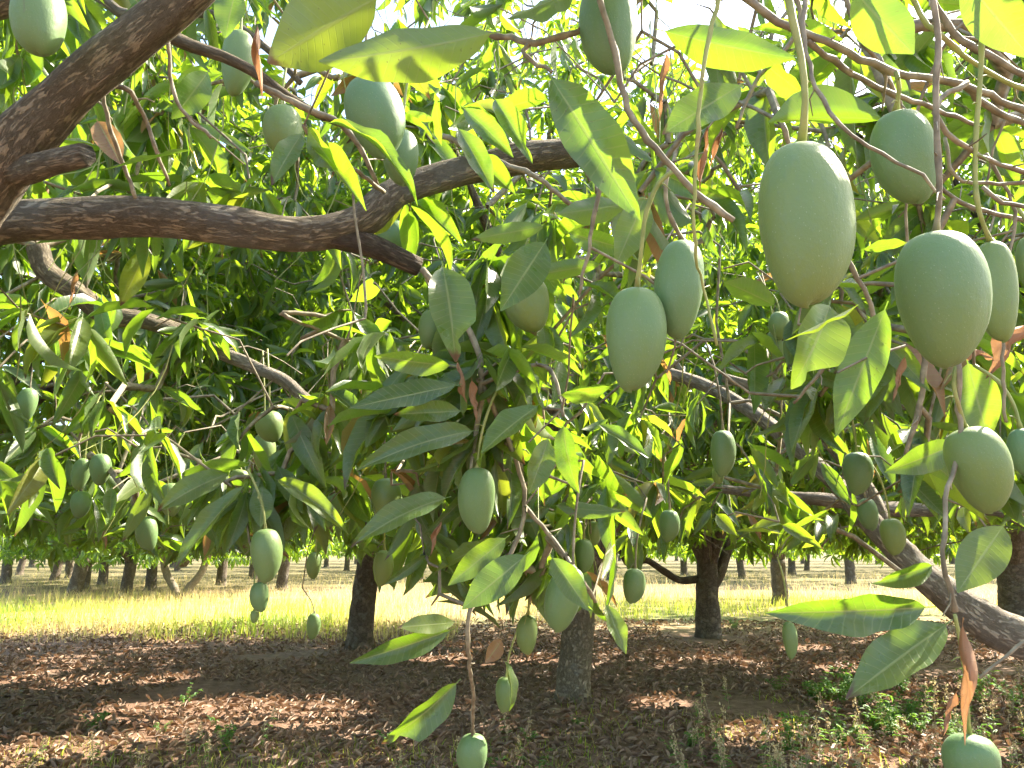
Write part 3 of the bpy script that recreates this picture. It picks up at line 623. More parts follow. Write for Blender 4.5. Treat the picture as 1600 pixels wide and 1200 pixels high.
# single leaves one can pick out: (tree, kind, base px, tip px, width px, base depth, tip depth, roll deg, variant)
HL = [
 ('A', 'g', (600, -10), (418, 98), 112, 0.85, 0.80, 10, 2), ('A', 'g', (785, 48), (498, 96), 84, 0.82, 0.78, -25, 0),
 ('B', 'g', (852, 108), (1000, 345), 82, 1.0, 0.96, 15, 2), ('B', 'g', (1025, 45), (1245, 92), 62, 1.1, 1.05, 20, 0),
 ('B', 'g', (1165, 128), (1035, 210), 66, 1.15, 1.1, -30, 5), ('B', 'g', (1392, 188), (1200, 192), 60, 1.05, 1.0, 25, 4),
 ('B', 'g', (1330, -20), (1428, 84), 74, 0.95, 0.92, 15, 0), ('B', 'g', (1500, -40), (1612, 92), 70, 0.95, 0.9, 0, 5),
 ('A', 'g', (856, 372), (782, 486), 60, 1.3, 1.25, 0, 0), ('A', 'g', (690, 408), (712, 566), 68, 1.4, 1.36, 10, 1),
 ('A', 'g', (722, 600), (546, 638), 44, 1.5, 1.4, -30, 5), ('A', 'g', (712, 572), (585, 556), 36, 1.5, 1.5, 20, 0),
 ('A', 'g', (726, 642), (615, 648), 34, 1.5, 1.45, -15, 2), ('A', 'g', (748, 672), (556, 736), 44, 1.5, 1.4, -20, 3),
 ('A', 'g', (846, 630), (752, 708), 52, 1.45, 1.4, -45, 0), ('A', 'g', (872, 618), (955, 604), 42, 1.5, 1.5, -50, 2),
 ('A', 'g', (858, 680), (826, 772), 40, 1.55, 1.5, 20, 0), ('A', 'g', (880, 660), (905, 770), 36, 1.6, 1.55, -20, 3),
 ('A', 'g', (930, 660), (1014, 716), 24, 1.7, 1.65, 40, 0), ('B', 'g', (1498, 692), (1382, 738), 44, 1.25, 1.2, 15, 0),
 ('B', 'g', (1298, 470), (1236, 608), 78, 1.1, 1.05, 20, 1), ('B', 'g', (1388, 470), (1306, 682), 62, 1.3, 1.28, -10, 5),
 ('B', 'g', (1352, 470), (1226, 532), 16, 1.0, 0.95, 75, 5), ('B', 'g', (1572, 815), (1496, 926), 64, 1.05, 1.0, 0, 5),
 ('B', 'g', (1462, 948), (1196, 958), 58, 1.08, 1.0, 20, 2), ('B', 'g', (1488, 968), (1322, 1092), 70, 1.08, 1.02, -15, 2),
 ('B', 'd', (1506, 965), (1508, 1165), 44, 1.08, 1.1, 0, 0), ('B', 'd', (1494, 1078), (1474, 1150), 36, 1.1, 1.1, 30, 1),
 ('B', 'g', (1462, 882), (1362, 912), 30, 1.15, 1.15, 10, 4), ('A', 'g', (720, 1060), (596, 1162), 46, 1.6, 1.55, 25, 1),
 ('A', 'g', (712, 982), (546, 1036), 36, 1.55, 1.45, 15, 0), ('A', 'g', (716, 972), (622, 980), 30, 1.5, 1.45, -20, 5),
 ('A', 'g', (796, 836), (700, 915), 38, 1.5, 1.45, 0, 2), ('A', 'g', (828, 862), (722, 952), 52, 1.45, 1.4, -10, 5),
 ('A', 'g', (858, 866), (920, 955), 38, 1.55, 1.5, 10, 0), ('A', 'g', (945, 940), (978, 1022), 30, 1.8, 1.75, 30, 2),
 ('A', 'g', (786, 1028), (795, 1112), 24, 2.1, 2.05, 60, 3), ('A', 'g', (785, 998), (758, 1036), 26, 1.9, 1.85, 20, 0),
 ('A', 'g', (388, 752), (272, 892), 32, 1.9, 1.8, -40, 0), ('A', 'g', (362, 738), (246, 800), 40, 2.0, 1.9, -20, 3),
 ('A', 'g', (428, 748), (545, 836), 30, 2.0, 1.9, 25, 3), ('A', 'g', (410, 756), (407, 824), 34, 2.0, 1.95, 0, 5),
 ('A', 'g', (232, 384), (188, 478), 34, 2.2, 2.15, 0, 0), ('A', 'g', (328, 108), (268, 186), 46, 1.9, 1.85, 15, 0),
 ('A', 'g', (312, 232), (155, 268), 14, 1.5, 1.4, 70, 5), ('A', 'g', (150, 185), (190, 258), 38, 1.9, 1.85, 10, 2),
 ('A', 'g', (478, 198), (528, 266), 42, 1.4, 1.35, -40, 2), ('A', 'g', (474, 205), (424, 290), 36, 1.42, 1.35, -20, 0),
 ('A', 'g', (482, 222), (572, 330), 32, 1.42, 1.35, 20, 4), ('A', 'g', (505, 190), (652, 322), 24, 1.35, 1.25, 60, 3),
 ('A', 'g', (680, 148), (690, 228), 32, 1.3, 1.3, -65, 5), ('A', 'g', (648, 100), (690, 138), 36, 1.25, 1.25, -60, 5),
 ('A', 'g', (720, 165), (802, 246), 34, 1.5, 1.45, 20, 0), ('A', 'g', (770, 150), (832, 256), 34, 1.5, 1.45, 10, 1),
 ('A', 'g', (712, 195), (772, 302), 36, 1.55, 1.5, 25, 0), ('A', 'g', (740, 245), (806, 306), 34, 1.6, 1.55, 10, 4),
 ('A', 'g', (945, 412), (826, 432), 28, 1.5, 1.5, 10, 0), ('A', 'g', (858, 352), (736, 374), 30, 1.5, 1.5, -10, 5),
 ('A', 'g', (882, 362), (992, 392), 34, 1.45, 1.4, -10, 0), ('A', 'g', (985, 318), (872, 334), 42, 1.35, 1.3, -15, 2),
 ('A', 'd', (400, 32), (410, 160), 26, 1.3, 1.3, 0, 0), ('B', 'd', (1042, 75), (1030, 192), 30, 1.15, 1.15, 20, 1),
 ('B', 'd', (1108, 190), (1094, 300), 26, 1.2, 1.2, 0, 2), ('B', 'd', (1128, 195), (1108, 262), 22, 1.2, 1.2, 30, 0),
 ('A', 'd', (524, 660), (494, 720), 26, 2.4, 2.4, 0, 1), ('A', 'd', (552, 658), (546, 734), 20, 2.4, 2.4, 0, 2), ('A', 'd', (556, 664), (574, 692), 16, 2.4, 2.4, 0, 0),
 ('B', 'd', (1414, 552), (1394, 630), 28, 1.5, 1.5, 0, 1), ('B', 'd', (1606, 500), (1540, 592), 64, 1.4, 1.4, 0, 0), ('B', 'd', (1560, 560), (1500, 545), 36, 1.4, 1.4, 0, 2),
 ('A', 'd', (735, 590), (745, 660), 34, 1.6, 1.6, 0, 1), ('A', 'd', (715, 560), (730, 630), 26, 1.65, 1.65, 0, 2), ('A', 'd', (690, 810), (672, 870), 20, 1.8, 1.8, 0, 0),
 ('A', 'd', (120, 420), (108, 480), 20, 2.4, 2.4, 0, 1), ('A', 'd', (75, 275), (72, 320), 18, 2.2, 2.2, 0, 2),
 ('A', 'g', (705, 776), (548, 856), 42, 1.5, 1.4, -25, 3), ('A', 'g', (1420, 690), (1500, 760), 30, 1.6, 1.6, 0, 0),
 ('B', 'g', (1190, 95), (1260, 150), 44, 1.3, 1.25, -40, 2), ('B', 'g', (1010, 300), (960, 420), 50, 1.4, 1.35, 10, 0),
 ('B', 'g', (1395, 560), (1330, 640), 44, 1.7, 1.65, -20, 2), ('B', 'g', (1510, 560), (1545, 690), 60, 1.5, 1.45, 0, 0),
 ('B', 'g', (905, -20), (790, 30), 50, 1.0, 0.95, -60, 2), ('A', 'g', (370, -20), (352, 60), 44, 1.3, 1.28, -20, 0),
 ('B', 'g', (1215, 480), (1130, 440), 40, 1.6, 1.55, 25, 0), ('B', 'g', (1345, 390), (1420, 380), 26, 1.3, 1.3, -50, 5),
]

# ------------------------------------------------------------------ setting: ground
def ground_sheet():
    xs = np.concatenate([np.linspace(-600, -40, 15)[:-1], np.linspace(-40, 40, 161), np.linspace(40, 600, 15)[1:]])
    ys = np.concatenate([np.linspace(-60, -6, 8)[:-1], np.linspace(-6, 60, 133), np.linspace(60, 900, 15)[1:]])
    X, Y = np.meshgrid(xs, ys, indexing='ij')
    Z = np.zeros_like(X)
    for i in range(len(xs)):
        for j in range(len(ys)):
            if abs(xs[i]) < 45 and ys[j] < 65:
                Z[i, j] = 0.05 * mnoise.noise(Vector((xs[i] * 0.35, ys[j] * 0.35, 0))) + 0.03 * mnoise.noise(Vector((xs[i] * 1.3, ys[j] * 1.3, 4)))
    V = np.stack([X, Y, Z], -1).reshape(-1, 3); ny = len(ys)
    i, j = np.meshgrid(np.arange(len(xs) - 1), np.arange(ny - 1), indexing='ij'); a = (i * ny + j).ravel()
    return fast_mesh('ground', V, np.stack([a, a + ny, a + ny + 1, a + 1], 1))
def gz(x, y):
    if abs(x) > 45 or y > 65: return 0.0
    return 0.05 * mnoise.noise(Vector((x * 0.35, y * 0.35, 0))) + 0.03 * mnoise.noise(Vector((x * 1.3, y * 1.3, 4)))
tag(link('ground', ground_sheet(), SOIL), kind='structure')

# ------------------------------------------------------------------ trees
TREES = {}
TINFO = {
 'A': ('mango tree whose thick rough limbs cross the upper left', (-2.35, 1.7, 0)),
 'B': ('mango tree whose pale smooth limb rises from the right edge', (2.75, 2.45, 0)),
 'C': ('mango tree with the nearest trunk, stout and brown, in the litter at lower centre', tuple(ground_at(896, 1097))),
 'D': ('mango tree with a dark straight trunk left of centre before the sunny grass', tuple(ground_at(562, 1014))),
 'E': ('mango tree with a dark forked trunk and one low crooked limb right of centre', tuple(ground_at(1107, 996))),
 'F': ('mango tree with a broad dark trunk at the right edge behind the pale limb', tuple(ground_at(1592, 978))),
 'G': ('leafy mango tree filling the left side around the cluster of three small fruits', (-5.4, 6.4, 0)),
 'H': ('leafy mango tree filling the right side behind the pale limb', (6.6, 7.6, 0)),
}
for k, (lab, loc) in TINFO.items():
    TREES[k] = thing('mango_tree', lab, 'tree', (loc[0], loc[1], gz(loc[0], loc[1]) - 0.02))

def limb_obj(tree, path3, rad, material, name='limb', sides=18, rough=0.12, step=0.03, freq=6.0, knots=0):
    p, r = smooth_path(path3, rad, step)
    return link(name, fast_mesh(name, *tube(p, r, sides, rough, freq, True, knots)), material, TREES[tree]), p

SKEL = {k: [] for k in TREES}
def px_path(path):
    P = np.array([at(a, b, d) for a, b, w, d in path]); rad = np.array([w * d / FPX / 2 for a, b, w, d in path])
    return P, rad
for t, m, path in LIMBS:
    P, rad = px_path(path)
    if len(path) > 3 and path[0][2] >= 90:          # carry the big limbs on to their trunk, out of the frame
        b = np.array(TINFO[t][1]); f = b + np.array([0.05 if t == 'A' else -0.05, 0, 0.95])
        P = np.vstack([f, P]); rad = np.concatenate([[rad[0] * 1.25], rad])
    o, sm = limb_obj(t, P, rad, m, sides=28 if path[1][2] > 40 else 10, rough=0.13 if path[1][2] > 40 else 0.18, step=0.018 if path[1][2] > 40 else 0.03, knots=14 if path[1][2] > 40 and len(path) > 4 else 0)
    SKEL[t].append(sm[::7 if path[1][2] > 40 else 4])
for t in 'AB':
    b = np.array(TINFO[t][1]); lean = np.array([0.05 if t == 'A' else -0.05, 0, 0])
    P = np.array([b + [0, 0, -0.1], b + [0, 0, 0.15], b + lean * .5 + [0, 0, 0.55], b + lean + [0, 0, 1.0]])
    limb_obj(t, P, [0.25, 0.19, 0.165, 0.16], BARK, 'trunk', 24, 0.1, 0.05)
    # limbs of the rest of the crown, overhead and behind the camera
    for k in range(6):
        az = (math.radians(60) if t == 'A' else math.radians(100)) + k * 1.05 + R.uniform(-.15, .15)
        d = np.array([math.cos(az), math.sin(az), 0]); ln = R.uniform(1.9, 2.6)
        e = b + lean + [0, 0, 0.95]
        P = np.array([e, e + d * ln * .25 + [0, 0, 0.75], e + d * ln * .6 + [0, 0, 1.6], e + d * ln + [0, 0, 2.35]])
        pu, pv, pd = proj(smooth_path(P, np.ones(4), 0.1)[0])
        if np.any((pd > 0.1) & (pu > -80) & (pu < 1680) & (pv > -80) & (pv < 1280)): continue
        o, sm = limb_obj(t, P, [0.09, 0.07, 0.05, 0.022], BARK, 'limb', 10, 0.12, 0.06)
        SKEL[t].append(sm[::3])
for t, m, path in TWIGS:
    P, rad = px_path(path); rad = rad * 0.84
    p, r = smooth_path(P, rad, 0.02)
    p[1:-1] += rng.normal(0, 0.0012, p[1:-1].shape)
    r = r * (1 + 0.22 * np.maximum(0, np.sin(np.arange(len(r)) * 0.9 + rng.random() * 6)) ** 6)
    sp = [tube(p, r, 8, 0.22, 45)]
    for q in range(4, len(p) - 2, 5):
        if rng.random() < .4: continue
        dv = nrm(rng.normal(0, 1, 3)); dv = nrm(dv + nrm(p[q + 1] - p[q]) * .6); l_ = rng.uniform(.008, .06)
        sp.append(tube(np.array([p[q], p[q] + dv * l_ * .5 + rng.normal(0, .1 * l_, 3), p[q] + dv * l_]), np.array([.55, .42, .3]) * r[q] * .8, 5, 0.2, 60))
    link('twig', fast_mesh('twig', *merge(sp)), m, TREES[t])
    SKEL[t].append(p[::8])

# ------------------------------------------------------------------ mangoes
def mango_template(k):
    """unit fruit hanging from its top at z=0.5 to z=-0.5, half-width 0.5"""
    nr, ns = 22, 28
    V, UVs = [], []
    rr = random.Random(40 + k)
    taper = (0.10, 0.24, 0.17, 0.20, 0.13, 0.25)[k]; shoulder = rr.uniform(0.2, 0.42); beak = rr.uniform(0.03, 0.10)
    for i in range(nr + 1):
        t = i / nr; th = math.pi * t
        z = 0.5 * math.cos(th)
        r = 0.5 * math.sin(th) ** (0.80 if z > 0 else 0.80 + 0.10 * (-2 * z))
        r *= 1 + taper * (z * 1.4) - 0.25 * taper * (4 * z * z)
        off = shoulder * (z * z - 0.08) * 0.5 + 0.10 * max(0, -z - 0.2) - 0.06 * max(0, z - 0.25)
        for j in range(ns + 1):
            a = 2 * math.pi * j / ns
            x = r * math.cos(a) + off; y = r * math.sin(a) * 0.9
            bump = 0.012 * mnoise.noise(Vector((math.cos(a) * 1.5, math.sin(a) * 1.5, z * 3 + k * 5)))
            zz = z - beak * math.exp(-((math.cos(a) - 1) ** 2) * 3) * max(0, -z - 0.2) ** 1.5 * 2
            if z > 0.42: zz -= 0.02 * ((z - 0.42) / 0.08)
            V.append((x * (1 + bump), y * (1 + bump), zz)); UVs.append((j / ns, t))
    i, j = np.meshgrid(np.arange(nr), np.arange(ns), indexing='ij'); a = (i * (ns + 1) + j).ravel()
    Q = np.stack([a, a + ns + 1, a + ns + 2, a + 1], 1)
    Q = np.where(Q % (ns + 1) == ns, Q - ns, Q)          # close the seam so that the skin shades smoothly
    V = np.array(V); V[:, :2] *= 0.5 / np.max(np.abs(V[:, 0]))
    # centre sideways
    V[:, 0] -= (V[:, 0].max() + V[:, 0].min()) / 2
    m = fast_mesh('mango_fruit', V, Q); m.materials.append(MANGO)
    return m
MT = [mango_template(k) for k in range(6)]
EXPL = {7: [(1258, 219), (1258, 160), (1252, 90), (1238, 30), (1222, -60)], 9: [(1472, 360), (1468, 300), (1464, 220), (1462, 130), (1466, 60), (1450, -40)],
        10: [(1550, 374), (1530, 330), (1524, 280), (1526, 200), (1532, 120), (1536, 20), (1540, -70)], 13: [(1000, 448), (1002, 390), (1010, 330), (1030, 285), (1056, 265)], 12: [(1052, 372), (1044, 330), (1040, 290), (1046, 262)],
        8: [(1410, 170), (1405, 140), (1400, 112)], 0: [(62, -32), (70, -80), (90, -140)], 6: [(950, -48), (955, -90), (965, -140)],
        48: [(738, 1150), (737, 1120), (740, 1095)], 50: [(1515, 1150), (1508, 1060), (1500, 1000), (1492, 960)], 19: [(1545, 668), (1500, 640), (1490, 600), (1497, 560)]}
mango_terms = {k: [] for k in TREES}
for n, (cx, cy_, w, h, d, tilt, tr, lab) in enumerate(MANGOES):
    c = at(cx, cy_, d); wl = w * d / FPX; hl = h * d / FPX
    rot = Matrix.Rotation(math.radians(-tilt + (R.uniform(-7, 7) if h < 110 else 0)), 4, 'Y') @ Matrix.Rotation(R.uniform(-0.7, 0.7) + (math.pi if n % 2 else 0), 4, 'Z')
    M = Matrix.Translation(Vector(c)) @ rot @ Matrix.Diagonal((wl, wl, hl, 1))
    o = bpy.data.objects.new('mango', MT[{7: 0, 8: 4, 9: 1, 12: 2, 13: 3, 45: 4}.get(n, n % 6)]); COL.objects.link(o); o.matrix_world = M
    tag(o, lab, 'mango', 'green mangoes hanging on the trees')
    topp = np.array((M @ Vector((0, 0, 0.478)))[:])
    if n in EXPL:
        path = [topp] + [at(x, y, d) for x, y in EXPL[n][1:]]
    else:
        ln = min(0.42, max(0.10, R.uniform(0.8, 2.4) * hl)); sw = R.uniform(-0.05, 0.05)
        path = [topp, topp + [sw * .2, 0.0, ln * .35], topp + [sw * .7, 0.01, ln * .7], topp + [sw * 1.4, 0.04, ln]]
        mango_terms[tr].append((path[-1], np.array([0, 0, -1.0])))
    rs = 0.0028 if h > 40 else 0.002
    p, r = smooth_path(np.array(path), np.full(len(path), rs) * np.linspace(1.0, 1.15, len(path)), 0.02)
    r = r * (1 + 0.3 * np.maximum(0, np.sin(np.arange(len(r)) * 1.1 + n)) ** 6); r[0] *= 1.7
    sp = [tube(p, r, 7, 0.1, 40)]
    for q in range(1, len(p) - 1, 2 if h > 60 else 4):
        dv = nrm(rng.normal(0, 1, 3) + [0, 0, -.2]); l_ = rng.uniform(.006, .026)
        sp.append(tube(np.array([p[q], p[q] + dv * l_ * .5, p[q] + dv * l_ + [0, 0, -.3 * l_]]), np.array([.0014, .0010, .0006]), 5, cap=False))
    cp = topp + np.array([0, 0, -.003 * h / 100])
    sp.append(tube(np.array([cp, cp + [0, 0, .006], cp + [0, 0, .011]]), np.array([.0075, .0055, .003]) * (1 if h > 90 else .7), 9, 0.2, 60))
    ch = link('stalk', fast_mesh('stalk', *merge(sp)), GREENSTALK if n % 3 else TWIG, None)
    ch.parent = o; ch.matrix_parent_inverse = M.inverted()

# ------------------------------------------------------------------ foliage placement rules
BX = [-200, 0, 90, 200, 330, 450, 540, 600, 700, 800, 960, 1010, 1090, 1200, 1300, 1400, 1600, 1800]
BY = [840, 840, 850, 872, 880, 880, 850, 930, 960, 985, 980, 905, 835, 868, 850, 835, 835, 840]
LIMBK = []
for t, m, path in LIMBS:
    if path[1][2] > 40:
        P, rad = px_path(path); sm, rr_ = smooth_path(P, rad, 0.04)
        u, v, d = proj(sm); ok = (u > -50) & (u < 1650) & ~((u > 900) & (u < 1390))
        LIMBK.append(np.stack([u, v, rr_ * FPX / d, d], 1)[ok])
LIMBK = np.vstack(LIMBK)
TRUNKBOX = [(870, 935, 975, 1100, 8.3), (535, 592, 868, 1020, 12.4), (1075, 1160, 850, 1000, 14.0)]

def keep(A, near=1.55, lower=True):
    P, D, Nn, L, W, K, C = A
    ok = np.ones(len(P), bool)
    by = None
    for t in (0.0, 0.2, 0.4, 0.6, 0.8, 1.0):
        q = P + D * (L * t)[:, None] - Nn * (0.18 * L * t * t)[:, None]
        u, v, d = proj(q)
        inf = (d > 0.02) & (u > -60) & (u < 1660) & (v > -60) & (v < 1260)
        ok &= ~(inf & (d < near))
        ok &= ~((d > -0.1) & (d < 0.45) & (np.abs(u - 800) < 2500))
        if lower: ok &= ~(inf & (v > np.interp(u, BX, BY)))
        else:
            ok &= ~(inf & (v > np.interp(u, BX, BY) + 6) & (d < 7))
        for cx, cyy, rx, ry, dd in MK:
            pad = (W * FPX / np.maximum(d, .1)) * 0.28
            ok &= ~(inf & (d < dd + 0.06) & (((u - cx) / (rx + pad)) ** 2 + ((v - cyy) / (ry + pad)) ** 2 < 1))
        cand = np.where(inf & ok & (d < 3.2))[0]
        if len(cand):
            dd2 = (u[cand][:, None] - LIMBK[None, :, 0]) ** 2 + (v[cand][:, None] - LIMBK[None, :, 1]) ** 2
            hit = np.any((dd2 < (LIMBK[None, :, 2] + 3) ** 2) & (d[cand][:, None] < LIMBK[None, :, 3] + 0.05), 1)
            ok[cand[hit]] = False
    return ok

# openings in the canopy through which the photograph's sun flecks fall: (point, radius)
OPEN = []
for m in MANGOES:
    if m[4] < 1.45: OPEN.append((at(m[0] + m[2] * .45, m[1] - m[3] * .2, m[4]), 0.06 + m[2] * m[4] / FPX * .5))
for px, py, r in [(230, 1112, .45), (330, 1108, .5), (430, 1110, .45), (480, 1120, .4), (270, 1145, .3), (30, 1185, .45), (90, 1030, .3), (130, 1070, .3), (240, 1065, .3), (1310, 1042, .3), (1430, 990, .4), (1380, 990, .4),
                  (840, 1032, .3), (1030, 1100, .25), (1060, 978, .4), (1130, 978, .4), (1560, 1025, .4), (1100, 1030, .2), (690, 1030, .3), (1260, 1010, .3), (1180, 1150, .3), (1320, 1190, .3), (1500, 1180, .3), (1400, 1150, .25)]:
    OPEN.append((ground_at(px, py), r))
RG = random.Random(5)
for _ in range(34):
    px, py = RG.uniform(0, 1600), RG.uniform(60, 820)
    OPEN.append((at(px, py, RG.uniform(2.2, 5.0)), RG.uniform(.10, .24)))
for _ in range(30):
    OPEN.append((at(RG.uniform(-20, 720), RG.uniform(90, 780), RG.uniform(2.2, 4.2)), RG.uniform(.14, .27)))
for _ in range(18):
    OPEN.append((at(RG.uniform(880, 1560), RG.uniform(380, 800), RG.uniform(2.2, 4.0)), RG.uniform(.12, .24)))
for px, py, d_, r in [(520, 560, 2.6, .22), (470, 470, 2.6, .2), (540, 480, 2.8, .22), (250, 180, 2.6, .22), (320, 260, 2.8, .22), (200, 250, 2.4, .2), (420, 330, 2.8, .2),
                      (120, 270, 2.6, .2), (300, 450, 2.8, .2), (40, 420, 2.6, .2), (720, 200, 2.0, .2), (790, 260, 2.0, .2), (870, 680, 1.9, .15), (100, 110, 3.0, .25), (400, 60, 3.2, .25),
                      (60, 560, 3.0, .2), (260, 600, 3.2, .22), (1050, 640, 3.2, .25), (1150, 670, 3.2, .25), (1220, 790, 3.2, .2), (1000, 690, 2.8, .2), (900, 420, 2.4, .2), (1080, 560, 3.0, .2),
                      (1260, 640, 3.0, .2), (700, 330, 2.4, .15), (170, 800, 3.4, .2), (560, 420, 2.6, .2), (150, 560, 3.2, .2), (350, 540, 3.0, .2), (640, 60, 2.4, .2), (880, 130, 2.4, .2), (1480, 930, 2.7, .2), (1560, 980, 2.65, .2), (1400, 860, 2.9, .2)]:
    OPEN.append((at(px, py, d_), r))
OPENLEAF = [2, 5, 16, 17, 18, 20, 24, 25, 29, 30, 43, 45, 49, 50, 51, 52, 53, 54, 55, 40, 35]
SD_ = np.array(sdir[:])
def sun_open(A):
    P, D, Nn, L, W, K, C = A
    ok = np.ones(len(P), bool); q0 = P + D * (L * .5)[:, None]
    for c, r in OPEN:
        v = q0 - c; t = v @ SD_
        dist = np.linalg.norm(v - t[:, None] * SD_, axis=1)
        ok &= ~((t > 0.08) & (dist < r + L * .22))
    return ok

def open_pts(P):
    # shoots that stand in a gap are left out together with their twigs
    ok = np.ones(len(P), bool)
    for c, r in OPEN:
        v = P - c; t = v @ SD_
        ok &= ~((t > 0.12) & (np.linalg.norm(v - t[:, None] * SD_, axis=1) < r * 0.9))
    return ok

def prune(A, mask): return [x[mask] for x in A]

def finish_tree(key, Lv, chains, n_obj=300, heroes=0, near=1.55, lower=True, T=TEMPL, nt=8, cm=None):
    A = Lv.cat(); A = prune(A, keep(A, near, lower)); A = prune(A, sun_open(A))
    P, D, Nn, L, W, K, C = A
    u0, v0, d0 = proj(P); u1, v1, d1 = proj(P + D * L[:, None])
    size = np.hypot(u1 - u0, v1 - v0) * W * FPX / np.maximum(d0, 0.2)
    um, vm = (u0 + u1) / 2, (v0 + v1) / 2
    size = np.where((d0 > 0.2) & (um > 0) & (um < 1600) & (vm > 0) & (vm < 1200), size, 0)
    order = np.argsort(-size)[:max(0, n_obj - heroes)]
    order = order[size[order] > 0]
    par = TREES[key]
    for i in order:
        link('leaf', templ_mesh('mid', int(K[i]) % 8, LEAF), None, par, leaf_matrix(P[i], D[i], Nn[i], L[i], W[i]))
    mask = np.ones(len(P), bool); mask[order] = False
    vis = (size > 0) if nt == 8 else np.ones(len(P), bool)
    fol = link('crown', leaf_mesh('crown', prune(A, mask & vis), T, nt), cm or LEAF, par); fol['kind'] = 'stuff'
    if nt == 8:
        fol = link('crown', leaf_mesh('crown', prune(A, mask & ~vis), TEMPL_FAR, 4), LEAF_FAR, par); fol['kind'] = 'stuff'
    if chains:
        tw = link('branchlets', twig_mesh('branchlets', chains), TWIG, par); tw['kind'] = 'stuff'
    return len(P)

def hang_strings(chains, n, pts, dirs=None, lo=0.12, hi=0.5):
    """bare old flower stalks that hang among the leaves"""
    for _ in range(n):
        p = pts[rng.integers(len(pts))] + rng.normal(0, 0.05, 3)
        ln = rng.uniform(lo, hi); k = 6
        s = np.linspace(0, 1, k)[:, None]
        sw = rng.normal(0, 0.3, 3); sw[2] = 0
        q = p + s * np.array([0, 0, -ln]) + (s ** 2) * sw * ln + np.cumsum(rng.normal(0, 0.006, (k, 3)), 0)
        u, v, d = proj(q)
        if np.any((d > 0) & (u > -60) & (u < 1660) & (v > np.interp(u, BX, BY) - 5) & (d < 11)): continue
        chains.append((q, np.linspace(0.0024, 0.0012, k)))

for i in OPENLEAF:
    h = HL[i]; OPEN.append((at((h[2][0] + h[3][0]) / 2, (h[2][1] + h[3][1]) / 2, (h[5] + h[6]) / 2), 0.10))
# hero leaves
hero_n = {k: 0 for k in TREES}
for tr, kind, b, t, wpx, d0, d1, roll, var in HL:
    p0 = at(b[0], b[1], d0); p1 = at(t[0], t[1], d1)
    D = nrm(p1 - p0); L = np.linalg.norm(p1 - p0); W = wpx * (d0 + d1) / 2 / FPX
    view = nrm((p0 + p1) / 2 - CAM)
    Nn = nrm(-view - D * (-view @ D))
    if Nn[2] < 0 and abs(Nn[2]) > 0.3: Nn = -Nn
    S = np.cross(Nn, D); a = math.radians(roll); Nn = nrm(Nn * math.cos(a) + S * math.sin(a))
    # a bent leaf is shorter end to end than along its blade: lift its start so that the tip still lands on its spot
    T = (DRYT if kind == 'd' else HERO)[var % (3 if kind == 'd' else 6)][0]
    tip = T[-1 - len(T) // len(T)] if kind == 'd' else T[-3]; th = math.atan2(-tip[2], tip[0]); sc = 1 / math.hypot(tip[0], tip[2])
    D2 = nrm(D * math.cos(th) + Nn * math.sin(th)); N2 = nrm(Nn * math.cos(th) - D * math.sin(th))
    me = templ_mesh('dry' if kind == 'd' else 'hero', var, DRY if kind == 'd' else LEAF)
    o = link('leaf', me, None, TREES[tr], leaf_matrix(p0, D2, N2, L * sc, W * 1.06))
    if kind == 'd': o['label'] = 'dry curled brown leaf'
    hero_n[tr] += 1

# whorls near the camera, seen ones plus unseen ones added for shade: (tree, px, py, depth, axis)
HW = [('A', 752, 590, 1.75, (0, .2, -1)), ('A', 838, 566, 1.7, (.6, 0, -.5)), ('A', 850, 655, 1.7, (.5, 0, -.8)), ('A', 742, 700, 1.75, (-.4, 0, -.8)),
      ('A', 690, 700, 1.8, (-.8, 0, -.3)), ('A', 800, 740, 1.8, (.2, .1, -1)), ('A', 822, 800, 1.75, (.3, 0, -1)), ('A', 790, 870, 1.8, (-.4, 0, -.9)),
      ('A', 738, 950, 1.75, (-.2, .1, -1)), ('A', 860, 850, 1.9, (.6, 0, -.7)), ('A', 925, 935, 1.95, (.6, 0, -.7)), ('A', 640, 800, 2.0, (-.6, 0, -.6)),
      ('A', 670, 880, 1.9, (-.5, 0, -.8)), ('A', 900, 760, 2.0, (.7, 0, -.5)), ('A', 700, 500, 1.9, (-.4, .2, -.8)), ('A', 770, 430, 1.95, (.2, .2, -.8)),
      ('A', 870, 340, 1.8, (.6, 0, -.5)), ('A', 640, 330, 2.0, (.2, .2, -.6)), ('A', 740, 180, 1.8, (.5, 0, -.4)), ('A', 800, 190, 1.9, (.7, .2, -.2)),
      ('A', 395, 745, 2.15, (-.2, 0, -.9)), ('A', 440, 740, 2.2, (.5, 0, -.8)), ('A', 340, 740, 2.3, (-.6, 0, -.6)), ('A', 540, 760, 2.4, (.4, 0, -.8)),
      ('B', 1290, 470, 1.8, (-.2, .2, -1)), ('B', 1400, 560, 1.9, (0, .2, -1)), ('B', 1500, 560, 1.8, (.1, .2, -1)), ('B', 1180, 150, 1.6, (-.4, .2, -.5)),
      ('B', 1080, 60, 1.7, (-.4, .2, -.3)), ('B', 1350, 60, 1.7, (.3, .2, .2)), ('B', 1560, 850, 1.9, (-.1, .2, -1)), ('B', 1420, 690, 2.2, (-.2, .2, -1)),
      ('B', 1000, 300, 1.7, (-.3, .2, -.7)), ('B', 1520, 40, 1.7, (.4, .1, -.2)), ('B', 960, 160, 1.8, (-.3, .2, -.4)), ('B', 1130, 420, 2.0, (0, .2, -.9))]
